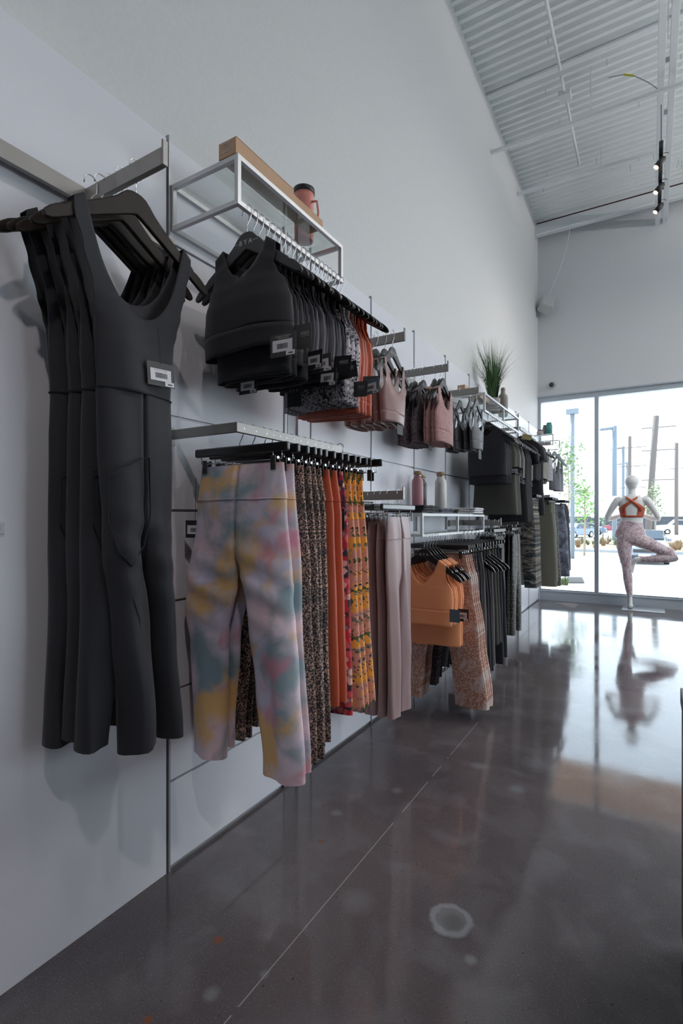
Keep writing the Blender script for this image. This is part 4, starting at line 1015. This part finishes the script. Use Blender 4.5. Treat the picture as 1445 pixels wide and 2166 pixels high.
def bottle(x, y, z, m, lab, H=.235, R=.036, tagm=None):
    o = empty('water_bottle', (x, y, z)); s = H/.235; r = R/.036
    MB().lathe([(.034*r, 0), (.036*r, .003), (.036*r, .165*s), (.033*r, .180*s), (.024*r, .193*s), (.0225*r, .203*s)], n=26).obj('body', m, o, True)
    MB().lathe([(.0235*r, .203*s), (.0235*r, .210*s)], n=20).obj('steel_ring', 'steel', o, True)
    MB().lathe([(.024*r, .210*s), (.024*r, .232*s), (.022*r, .235*s)], n=20).obj('lid', 'bamboo', o, True)
    MB().tube([(-.024*r, -.004, .222*s), (-.034*r, -.004, .222*s)], .002, 5).obj('loop', 'steel', o)
    MB().tube([(.024*r, -.004, .222*s), (.034*r, -.004, .215*s)], .002, 5).obj('loop', 'steel', o)
    if tagm:
        MB().tube([(0, -.026, .215*s), (.004, -.034, .19*s), (.004, -.038, .16*s)], .0008, 4).obj('string', 'white_print', o)
        MB().box(-.006, .014, -.0392, -.0382, .09*s, .162*s).obj('paper_tag', 'white_print', o)
    tag(o, lab, 'water bottle', 'water bottles on the lower shelf')
    return o
bottle(.125, 3.005, 1.2380, 'pink_bottle', 'dusty pink water bottle with bamboo lid on the lower shelf')
bottle(.085, 3.165, 1.2380, 'black_plastic', 'black water bottle just behind the pink bottle', .225)
bottle(.150, 3.350, 1.2380, 'white_bottle', 'off-white water bottle with a hanging paper tag', .255, .040, True)
def folded(x, y, z, lx, ly, h, m, seed):
    mb = MB(); n = 14; base = 0; rr = random.Random(seed)
    prof = [(-1, .0), (-1.03, .5), (-1, 1), (-.5, 1.06), (0, 1.0), (.5, 1.07), (1, 1), (1.05, .5), (1, 0)]
    for i in range(n+1):
        t = i/n*2-1; e = (1-abs(t)**8*.25)
        for a, b in prof: mb.v.append((a*lx/2*(1+.02*math.sin(i*1.3+seed)), t*ly/2, b*h*e*(1+.08*math.sin(i*.9+a*3+seed))))
    L = len(prof)
    for i in range(n):
        for k in range(L): a = i*L+k; b = i*L+(k+1) % L; mb.f.append((a, b, b+L, a+L))
    mb.f.append(tuple(range(L))); mb.f.append(tuple(n*L+k for k in range(L-1, -1, -1)))
    o = mb.obj('folded_leggings', m, None, True); o.location = (x, y, z); o.rotation_euler = (0, 0, rr.uniform(-.05, .05)); return o
stacks = [(.17, 2.80, 'black_fab', 'black', 3), (.17, 3.08, 'navy_fab', 'dark navy', 4), (.17, 3.40, 'brown_fab', 'taupe brown', 3), (.19, 3.69, 'white_print', 'pale grey', 4)]
for sx0, sy0, m_, nm, n_ in stacks:
    hh = .026 if n_ == 3 else .0195
    for k_ in range(1 if True else n_):
        pass
    n_ = 2 if sy0 < 3.6 and sy0 > 2.9 else 3
    for k_ in range(n_):
        hh = .0125
        o = folded(sx0+.003*k_, sy0, 1.2120+k_*(hh*1.12), .24, .24, hh, m_, k_+int(sy0*10))
        tag(o, 'folded %s leggings on the lower shelf, %s of its pile' % (nm, ('bottom one', 'second from the bottom', 'top one')[k_] if n_ == 3 else ('bottom one', 'top one')[k_]), 'folded leggings', 'folded leggings on the lower shelf')
# grass plant, its pot, vase and wooden block on the plant shelf
zp = 2.1423
pt = empty('potted_grass', (.135, 4.76, zp))
MB().lathe([(.050, 0), (.058, .004), (.066, .125), (.066, .13), (.058, .13), (.055, .11)], n=64, ribs=22, ribd=.025).obj('pot', 'pot', pt, True)
mb = MB(); rnd2 = random.Random(21)
for k_ in range(330):
    a = rnd2.uniform(0, 2*PI); r0 = rnd2.uniform(0, .045); lean = rnd2.uniform(.02, .16)*(1 if rnd2.random() < .85 else 1.6); H = rnd2.uniform(.30, .60)*(1-.55*max(0, lean-.14))
    bx_, by_ = r0*math.cos(a), r0*math.sin(a); w = rnd2.uniform(.0020, .0036); px_, py_ = -math.sin(a+.6)*w, math.cos(a+.6)*w
    b0 = len(mb.v)
    for j in range(6):
        t = j/5; o_ = lean*t*t*1.2; zz = .11+H*t-(lean*.35*t**3); ww = (1-t**1.6)+.04
        cx_, cy_ = max(-.125, bx_+math.cos(a)*o_), by_+math.sin(a)*o_
        mb.v += [(cx_-px_*ww, cy_-py_*ww, zz), (cx_+px_*ww, cy_+py_*ww, zz)]
    for j in range(5): q = b0+2*j; mb.f.append((q, q+1, q+3, q+2))
gb = link('grass_blades', mb.mesh('grass_blades'), 'grass_leaf', pt)
tag(pt, 'tall green ornamental grass in a ribbed taupe pot on the plant shelf', 'potted plant')
vs = empty('ceramic_bottle', (.175, 4.98, zp))
MB().lathe([(.034, 0), (.042, .004), (.046, .03), (.046, .17), (.040, .20), (.022, .22), (.020, .25), (.024, .262)], n=24).obj('body', 'vase', vs, True)
MB().lathe([(.016, .262), (.018, .275)], n=14).obj('stopper', 'bamboo', vs)
tag(vs, 'grey brown bottle standing beyond the grass pot', 'vase')
wb = MB().box(-.03, .03, -.05, .05, 0, .085).obj('wooden_block', 'wood_pale', bevel=.002); wb.location = (.10, 4.00, zp)
tag(wb, 'pale wooden block at the near end of the plant shelf', 'block')
wb = MB().box(-.05, .05, -.13, .13, 0, .045).obj('wooden_tray', 'cardboard', bevel=.002); wb.location = (.16, 4.22, zp)
tag(wb, 'flat brown cardboard tray lying between the wooden block and the grass pot', 'tray')
zs_ = 2.2792
for i, (x, y, h, r, m_, lab) in enumerate([(.22, 7.30, .16, .042, 'teal', 'teal jar standing on the shelf next to the window'), (.16, 7.36, .14, .035, 'vase', 'grey jar just behind the teal jar'), (.12, 7.22, .06, .04, 'pot', 'small round taupe pot left of the teal jar')]):
    o = empty('jar', (x, y, zs_)); MB().lathe([(r*.8, 0), (r, .005), (r, h*.8), (r*.85, h*.9), (r*.75, h)], n=20).obj('body', m_, o, True)
    MB().lathe([(r*.78, h), (r*.78, h+.012)], n=20).obj('lid', 'black_plastic' if i else 'teal', o, True); tag(o, lab, 'jar')

# ------------------------------------------------------------------ mannequin
def remeshed(mb, name, m, parent, vox=.006, smooth=12):
    o = mb.obj(name, m, parent, True)
    r = o.modifiers.new('remesh', 'REMESH'); r.mode = 'VOXEL'; r.voxel_size = vox; r.use_smooth_shade = True
    s = o.modifiers.new('smooth', 'SMOOTH'); s.iterations = smooth; s.factor = .5
    dg = bpy.context.evaluated_depsgraph_get(); me = bpy.data.meshes.new_from_object(o.evaluated_get(dg))
    o.modifiers.clear(); o.data = me
    if not me.materials: me.materials.append(M[m])
    for f_ in me.polygons: f_.use_smooth = True
    return o
MX, MY = 1.175, 7.60   # stance
mn = empty('mannequin', (MX, MY, .012))
hipc = (-.045, 0, .90)
leg_s = [(-.075, 0, .93, .085, .095), (-.088, .0, .84, .088, .095), (-.080, .0, .70, .072, .078), (-.062, -.005, .56, .052, .058), (-.055, -.005, .48, .047, .052), (-.045, .015, .38, .050, .056), (-.035, .012, .26, .038, .042), (-.022, .01, .15, .026, .030), (-.018, .005, .085, .025, .030), (-.018, .0, .055, .028, .036)]
kneeL = Vector((.47, -.03, .70))
leg_b = [(.02, 0, .91, .085, .09), (.10, -.005, .875, .086, .086), (.22, -.012, .82, .074, .074), (.35, -.02, .755, .060, .060), (.44, -.03, .722, .054, .056), (.478, -.034, .700, .050, .052), (.20, -.02, .645, .036, .038), (.10, -.01, .64, .026, .029), (.055, -.005, .632, .027, .030)]
torso = [(-.02, 0, .86, .14, .085), (-.02, 0, .92, .172, .10), (-.015, 0, .98, .165, .095), (-.008, -.005, 1.06, .135, .082), (0, 0, 1.12, .122, .078), (0, 0, 1.20, .130, .085), (0, .005, 1.28, .145, .095), (0, 0, 1.36, .155, .09), (0, -.01, 1.41, .155, .075), (0, -.01, 1.435, .11, .055), (0, 0, 1.46, .05, .048)]
leg_c = [(.49, -.034, .695, .036, .038), (.465, -.035, .685, .050, .050), (.40, -.036, .668, .050, .052), (.32, -.03, .657, .049, .053), (.20, -.02, .645, .036, .038), (.10, -.01, .64, .026, .029), (.055, -.005, .632, .027, .030)]
leg_b = leg_b[:7]
mb = MB(); loft_into(mb, torso, 24); loft_into(mb, leg_s); loft_into(mb, leg_b); loft_into(mb, leg_c)
loft_into(mb, [(0, -.005, 1.42, .062, .060), (0, .0, 1.46, .048, .050), (0, .008, 1.52, .045, .048), (0, .012, 1.56, .047, .055)])
loft_into(mb, [(0, .015, 1.52, .030, .035), (0, .018, 1.545, .050, .062), (0, .015, 1.58, .070, .084), (0, .01, 1.63, .082, .098), (0, .008, 1.665, .079, .094), (0, .008, 1.690, .066, .078), (0, .008, 1.706, .043, .052), (0, .008, 1.716, .022, .026)], 20)
for s in (-1, 1):
    loft_into(mb, [(s*.12, -.01, 1.40, .05, .05), (s*.165, -.012, 1.392, .050, .052), (s*.195, -.01, 1.35, .044, .050), (s*.245, .0, 1.26, .038, .042), (s*.285, .02, 1.18, .033, .036), (s*.290, .05, 1.158, .032, .034), (s*.22, .12, 1.165, .032, .032), (s*.12, .19, 1.20, .026, .026), (s*.05, .225, 1.235, .020, .020), (s*.022, .235, 1.255, .024, .014)])
    # palms pressed together, fingers pointing up
    loft_into(mb, [(s*.014, .235, 1.24, .013, .030), (s*.013, .238, 1.29, .012, .038), (s*.012, .240, 1.32, .010, .036)], 10)
    for q, (dy, ln) in enumerate(((-.028, .058), (-.009, .072), (.010, .068), (.027, .052))):
        loft_into(mb, [(s*.011, .240+dy, 1.315, .0075, .0085), (s*.010, .240+dy, 1.315+ln*.55, .0070, .0075), (s*.009, .241+dy, 1.315+ln, .0050, .0055)], 8)
    loft_into(mb, [(s*.016, .205, 1.265, .009, .010), (s*.018, .188, 1.295, .008, .009), (s*.016, .184, 1.32, .006, .006)], 8)
# standing foot and raised foot pressed on the inner knee
loft_into(mb, [(-.018, -.035, .030, .024, .022), (-.018, .0, .038, .030, .034), (-.018, .06, .030, .033, .025), (-.016, .13, .018, .036, .016), (-.014, .175, .014, .026, .011)], 12)
loft_into(mb, [(.085, -.01, .645, .030, .028), (.045, -.005, .632, .032, .034), (.022, .01, .60, .026, .030), (.010, .025, .54, .020, .034), (.006, .03, .48, .014, .030), (.005, .032, .455, .010, .022)], 12)
for q in range(5): loft_into(mb, [(-.040+q*.012, .165-.004*abs(q-3.5), .014, .0065, .008), (-.040+q*.012, .195-.006*abs(q-3.5), .011, .005, .006)], 8)
remeshed(mb, 'body', 'mannequin', mn)
mb = MB()
loft_into(mb, [(q[0], q[1], q[2], q[3]+.006, q[4]+.006) for q in [(-.02, 0, .855, .10, .085)]+torso[1:5]], 24)
loft_into(mb, [(a, b, c_, d+.006, e+.006) for a, b, c_, d, e in leg_s[:8]]); loft_into(mb, [(a, b, c_, d+.006, e+.006) for a, b, c_, d, e in leg_b]); loft_into(mb, [(a, b, c_, d+.006, e+.006) for a, b, c_, d, e in leg_c[:6]])
remeshed(mb, 'leggings', 'mann_leg', mn, .006, 8)
# red cross-back bra: band round the chest and two straps crossing on the back
def body_y(x, z, off=.006, f=-1):
    """back surface of the torso"""
    for a, b in zip(torso, torso[1:]):
        if a[2] <= z <= b[2]:
            t = (z-a[2])/(b[2]-a[2]); rx = a[3]+(b[3]-a[3])*t; ry = a[4]+(b[4]-a[4])*t; cy_ = a[1]+(b[1]-a[1])*t
            return cy_+f*(ry+off)*max(.05, 1-(x/rx)**2)**.5, rx
    return f*.06, .1
mb = MB(); N = 40; base = 0
zr = [1.175, 1.20, 1.225, 1.25, 1.275, 1.30]
for zi in zr:
    _, rx = body_y(0, zi)
    for k_ in range(N):
        a = 2*PI*k_/N; t = torso; y0, rx = body_y(0, zi); ry = -y0
        top = zi
        if zi > 1.24:   # back opening: dip between the straps, rises at the sides and in front
            pass
        mb.v.append(((rx+.006)*math.cos(a), (ry)*math.sin(a), zi))
for i in range(len(zr)-1):
    for k_ in range(N):
        a = 2*PI*(k_+.5)/N; xx = math.cos(a)*.14; back = math.sin(a) < 0
        if back and zr[i] >= 1.20 and abs(xx) < (.055-.0*(zr[i]-1.2)): continue
        if back and zr[i] >= 1.25 and False: continue
        q = i*N+k_; r_ = i*N+(k_+1) % N; mb.f.append((q, r_, r_+N, q+N))
br = mb.obj('sports_bra', 'rust_fab', mn, True); so = br.modifiers.new('cloth', 'SOLIDIFY'); so.thickness = .005; so.offset = 1
for s in (-1, 1):
    L0 = [(s*.115, 1.27), (s*.085, 1.315), (s*.045, 1.35), (0, 1.385), (-s*.035, 1.41), (-s*.065, 1.432)]
    mb = MB(); wds = [.036, .024, .017, .013, .011, .011]; W_ = []
    for (x, z), w in zip(L0, wds):
        for d in (-1, 1):
            xx = x+d*w*.55*s*(-1); zz = z-d*w*.85
            yb, _ = body_y(xx, min(zz, 1.43), .012 if s > 0 else .009); mb.v.append((xx, yb-.004, zz))
    for i in range(len(L0)-1): q = 2*i; mb.f.append((q, q+1, q+3, q+2))
    # over the shoulder to the front
    b0 = len(mb.v)
    for (x, y_, z) in ((-s*.068, -.045, 1.445), (-s*.085, .0, 1.452), (-s*.085, .05, 1.42), (-s*.075, .09, 1.36), (-s*.07, .10, 1.29)):
        mb.v += [(x-.012, y_, z), (x+.012, y_, z)]
    for i in range(4): q = b0+2*i; mb.f.append((q, q+1, q+3, q+2))
    so_ = mb.obj('bra_strap', 'rust_fab', mn, True); sf = so_.modifiers.new('cloth', 'SOLIDIFY'); sf.thickness = .006; sf.offset = 0
MB().box(-.11, .36, -.15, .17, -.012, 0).obj('base_plate', mat('brushed_steel_plate', (.62, .65, .68), .25, .6), mn, bevel=.002)
MB().tube([(-.040, -.02, 0), (-.040, -.02, .26), (-.036, -.01, .30)], .006, 10).obj('support_rod', 'nickel', mn, True)
tag(mn, 'white mannequin in tree pose wearing red bra and marbled leggings by the window', 'mannequin')

# ------------------------------------------------------------------ outside
GZ = -.80
def onray(px, Y): pass
mb = MB().prism([(YW+.12, -.03), (11.5, -.03), (17, -.79), (17, -1.0), (YW+.12, -1.0)], -8, 34, 'x'); struct(mb.obj('trim_8', 'asphalt'))
o = MB().box(-60, 90, 8, 160, GZ-.2, GZ).obj('parking_lot_ground', 'asphalt'); struct(o)
struct(MB().box(XR+.25, 60, -30, YW+.1, -.3, -.03).obj('trim_11', 'asphalt'))  # unseen paving added to bounce sunlight in through the right opening
struct(MB().box(-1, XR+2, YW+.31, 10.65, 3.43, 3.62).obj('trim_9', 'soffit'))
o = MB().box(-35, 20, 33, 33.3, GZ, GZ+.15).obj('kerb', 'kerb'); tag(o, 'pale concrete kerb in front of the planting bed outside', 'kerb')
o = MB().box(-35, 20, 33.3, 47, GZ, GZ+.12).obj('planting_bed', 'mulch'); tag(o, 'straw-coloured planting bed beyond the kerb outside', 'planting bed')
def xy(px, D):
    th = math.atan(652.5/1086); a = (px-722.5)/1086*D
    return 1.374+a*math.cos(th)-D*math.sin(th), D*math.cos(th)+a*math.sin(th)
def zz_(py, D): return 1.18-(py-1095.5)/1086*D
def pole(px, D, ytop, w, lab, m='pole', arm=0, ybot=None, pxb=None, cat='lamp post', bars=()):
    x, y = xy(px, D); xb, yb = xy(pxb or px, D); zt = zz_(ytop, D)
    o = empty('lamp_post' if cat == 'lamp post' else 'utility_pole', (xb, yb, GZ))
    MB().tube([(0, 0, 0), (x-xb, y-yb, zt-GZ)], w, 8).obj('shaft', m, o, True)
    tx, ty = x-xb, y-yb
    if arm:
        ax, ay = xy(px+arm, D); MB().tube([(tx, ty, zt-GZ-.15), (ax-xb, ay-yb, zt-GZ-.32)], w*.7, 6).obj('arm', m, o)
        MB().box(ax-xb-.3, ax-xb+.3, ay-yb-.15, ay-yb+.15, zt-GZ-.42, zt-GZ-.30).obj('lamp_head', m, o)
    for dz in bars: MB().tube([(tx-1.1, ty, zt-GZ-dz), (tx+1.5, ty, zt-GZ-dz)], .05, 5).obj('crossarm', m, o)
    tag(o, lab, cat); return o
o = pole(1211, 25, 876, .10, 'tall grey post with floodlight heads behind the left window pane')
x_, y_ = 0, 0
MB().box(-.28, .28, -.12, .12, zz_(876, 25)-GZ, zz_(876, 25)-GZ+.25).obj('floodlight', 'pole', o)
pole(1300, 45, 901, .20, 'nearest lamp post with an arm pointing left, left of the mannequin', arm=-28)
pole(1318.5, 58, 944, .16, 'second lamp post with a left arm behind the nearest armed one', arm=-20)
pole(1327, 73, 977, .15, 'third and smallest lamp post with left arm above the mannequin', arm=-17)
pole(1332, 55, 923, .18, 'upright wooden utility pole just above the mannequin head', 'utility', cat='utility pole', bars=(1.2, 3.2, 5.5))
pole(1388, 45, 880, .25, 'thick leaning wooden utility pole right of the mannequin', 'utility', pxb=1370, cat='utility pole', bars=(1.0, 3.0, 5.6))
pole(1431, 60, 937, .20, 'straight wooden utility pole at the right edge of the window view', 'utility', cat='utility pole', bars=(3.0,))
# far building and sign
x, y = xy(1400, 85)
bd = empty('warehouse', (x, y, GZ), math.radians(20))
MB().box(-45, 30, 0, 12, 2.2, 6.0).obj('wall', 'building', bd); MB().box(-45, 30, .1, 12, 0, 2.2).obj('dark_base', 'building_dark', bd); MB().box(-12, -10.5, 4, 6, 6.0, 7.0).obj('roof_vent', 'building_dark', bd)
tag(bd, 'long pale warehouse with dark base beyond the parking lot', 'building')
x, y = xy(1282, 38); sg = empty('sign_board', (x, y, GZ), .3)
MB().box(-1.0, 1.0, 0, .08, 2.0, 3.6).obj('panel', 'building', sg); MB().tube([(-.2, .04, 0), (-.2, .04, 2.0)], .05, 6).obj('post', 'pole', sg)
tag(sg, 'blank pale sign board on a post left of the mannequin shoulder', 'sign')
# trees
def tree(px, D, ytop, ybot, m, lab, n=420, spread=1.0, trunk=.06):
    x, y = xy(px, D); zt = zz_(ytop, D); zb_ = zz_(ybot, D); o = empty('young_tree', (x, y, GZ)); rr = random.Random(px)
    tr = MB(); tr.tube([(0, 0, 0), (.05, 0, zb_-GZ+.3), (0, .05, zt-GZ-.3)], [trunk, trunk*.7, trunk*.2], 7)
    lf = MB(); H = zt-zb_
    for i in range(16):
        t = i/15; a = i*2.4; zb2 = zb_-GZ+H*t*.85; r_ = spread*(1-.6*t)*rr.uniform(.6, 1)
        e = (r_*math.cos(a), r_*math.sin(a), zb2+.35*r_+.1); tr.tube([(0, 0, zb2), e], [trunk*.35, trunk*.1], 5)
        for q in range(n//16):
            f_ = rr.uniform(.25, 1.05); s = rr.uniform(.05, .12)*H/2.2
            c_ = Vector((e[0]*f_, e[1]*f_, zb2+(e[2]-zb2)*f_))+Vector((rr.gauss(0, .13), rr.gauss(0, .13), rr.gauss(0, .13)))*H/2.2
            d1 = Vector((rr.uniform(-1, 1), rr.uniform(-1, 1), rr.uniform(-.5, .5))).normalized()*s; d2 = d1.cross(Vector((rr.uniform(-1, 1), rr.uniform(-1, 1), 1))).normalized()*s*.5
            lf.add([c_-d1, c_+d2, c_+d1, c_-d2], [(0, 1, 2, 3)])
    tr.obj('trunk', 'bark', o, True); lf.obj('foliage', m, o); tag(o, lab, 'tree'); return o
tree(1236, 27, 1020, 1112, 'leaf_bright', 'young bright green tree behind the left window pane', 520, 1.15)
tree(1200, 15, 930, 1060, 'leaf_pale', 'pale sparse tree close behind the navy leggings and tall post', 420, .75, .03)
tree(1385, 30, 1020, 1100, 'leaf_pale', 'pale green shrub-like tree behind the mannequin right elbow', 300, .9)
# grass tufts on the bed
rr = random.Random(9)
def tuft(x, y, z, h, m):
    mb = MB()
    for i in range(46):
        a = rr.uniform(0, 2*PI); l = rr.uniform(.2, 1.0); w = .016
        c0 = Vector((math.cos(a)*.08, math.sin(a)*.08, 0)); t_ = Vector((math.cos(a)*h*.75*l, math.sin(a)*h*.75*l, h*rr.uniform(.6, 1)))
        sd = Vector((-math.sin(a), math.cos(a), 0))*w; mb.add([c0-sd, c0+sd, t_], [(0, 1, 2)])
    o = mb.obj('grass_tuft', m); o.location = (x, y, z); return o
protos = [tuft(0, 0, -50, .75, 'straw'), tuft(0, 0, -50, .65, 'scrub')]
used_t = set()
for i in range(64):
    px = rr.uniform(1190, 1445); D = rr.uniform(29, 41); x, y = xy(px, D)
    if not (-34 < x < 19.5 and 34 < y < 46.5): continue
    k_ = 0 if rr.random() < .65 else 1
    if k_ in used_t: o = protos[k_].copy(); COL.objects.link(o)
    else: o = protos[k_]; used_t.add(k_)
    o.location = (x, y, GZ+.12); o.rotation_euler = (0, 0, rr.uniform(0, 6)); s = rr.uniform(.6, 1.2); o.scale = (s, s, s)
    tag(o, 'clump of %s on the planting bed outside' % ('dry straw-coloured grass' if k_ == 0 else 'green scrub'), 'grass clump', 'dry grass clumps on the bed' if k_ == 0 else 'green clumps on the bed')
o = MB().prism([(-.19, 0), (.19, 0), (.14, .12), (-.14, .12)], -.10, .10).obj('concrete_block', 'kerb', bevel=.02); o.location = (*xy(1212, 9.6), -.03); o.rotation_euler = (0, 0, .5)
tag(o, 'low concrete wheel stop on the pavement below the navy leggings', 'wheel stop')
o = tuft(0, 0, 0, .18, 'scrub'); o.location = (*xy(1192, 9.3), -.03); tag(o, 'small green plant on the pavement beside the wheel stop', 'plant')

# cars
def car(px, D, rot, m, lab, kind='sedan', z=GZ):
    x, y = xy(px, D); o = empty('car', (x, y, z), rot)
    if kind == 'sedan':
        prof = [(-2.25, .35), (-2.28, .62), (-2.15, .85), (-1.5, .92), (-.95, 1.30), (-.5, 1.42), (.35, 1.42), (1.0, 1.02), (1.9, .86), (2.2, .70), (2.28, .45), (2.2, .30), (-2.1, .28)]
        gl = [(-1.42, .95), (-.92, 1.27), (-.48, 1.375), (.33, 1.375), (.90, 1.03), (.3, .98)]
    else:
        prof = [(-2.6, .5), (-2.6, 1.05), (-.7, 1.05), (-.6, 1.75), (.5, 1.78), (1.1, 1.15), (2.3, 1.05), (2.45, .8), (2.45, .45), (-2.5, .42)]
        gl = [(-.5, 1.12), (-.45, 1.68), (.42, 1.7), (.95, 1.16)]
    mb = MB(); n = len(prof); secs = [(-.90, .93), (-.84, 1.0), (.84, 1.0), (.90, .93)]
    # cabin narrows with height
    for w, s in secs:
        for a, b in prof: mb.v.append((w*(1-.22*max(0, (b-.9)/.5) if b > .9 else 1), a*s, b if b < .4 else .4+(b-.4)*s))
    for i in range(3):
        for k_ in range(n): q = i*n+k_; r_ = i*n+(k_+1) % n; mb.f.append((q, r_, r_+n, q+n))
    mb.f.append(tuple(range(n))); mb.f.append(tuple(3*n+k_ for k_ in range(n-1, -1, -1)))
    mb.obj('body', m, o, False, bevel=.05, seg=3)
    for s in (-1, 1):
        g = MB(); g.v = [(s*(.915-.36*max(0, b-.9)), a, b) for a, b in gl]; g.f = [tuple(range(len(gl)))]; q = g.obj('side_window', 'car_glass', o); so = q.modifiers.new('t', 'SOLIDIFY'); so.thickness = .02
        MB().box(s*.98-.08, s*.98+.08, .62, .72, .95, 1.08).obj('wing_mirror', m, o, bevel=.03)
        for yy in (-1.4, 1.42):
            wh = MB().tube([(s*.72, yy, .32), (s*.92, yy, .32)], .33, 20).obj('wheel', 'tyre', o, True)
            MB().tube([(s*.915, yy, .32), (s*.935, yy, .32)], .2, 16).obj('hubcap', 'steel', wh)
    if kind == 'sedan':
        g = MB(); g.v = [(-.66, .42, 1.40), (.66, .42, 1.40), (.76, 1.0, 1.045), (-.76, 1.0, 1.045)]; g.f = [(0, 1, 2, 3)]; q = g.obj('windscreen', 'car_glass', o); so = q.modifiers.new('t', 'SOLIDIFY'); so.thickness = .03
        MB().box(-.42, .42, 2.22, 2.30, .52, .66).obj('grille', 'black_plastic', o, bevel=.02)
        for s in (-1, 1): MB().box(s*.66-.17, s*.66+.17, 2.10, 2.24, .60, .72).obj('headlight', 'white_bottle', o, bevel=.03)
        MB().box(-.22, .22, 2.28, 2.31, .36, .46).obj('number_plate', 'white_print', o); MB().box(-.8, .8, 2.2, 2.29, .26, .36).obj('bumper', 'black_plastic', o, bevel=.02)
    tag(o, lab, 'car'); return o
car(1362, 23.6, PI+.02, 'car_silver', 'silver sedan parked facing the shop behind the mannequin')
car(1437, 62, PI/2+.2, 'car_white', 'white pickup truck parked far right beyond the planting bed', 'pickup')
car(1238, 60, PI/2, 'car_blue', 'blue grey car parked far off behind the left pane')
car(1306, 68, PI/2+.1, 'car_maroon', 'small maroon car far off at the mannequin left elbow')
car(1216, 52, PI*.85, 'car_blue', 'blue car behind the tall post, lower than the far cars')
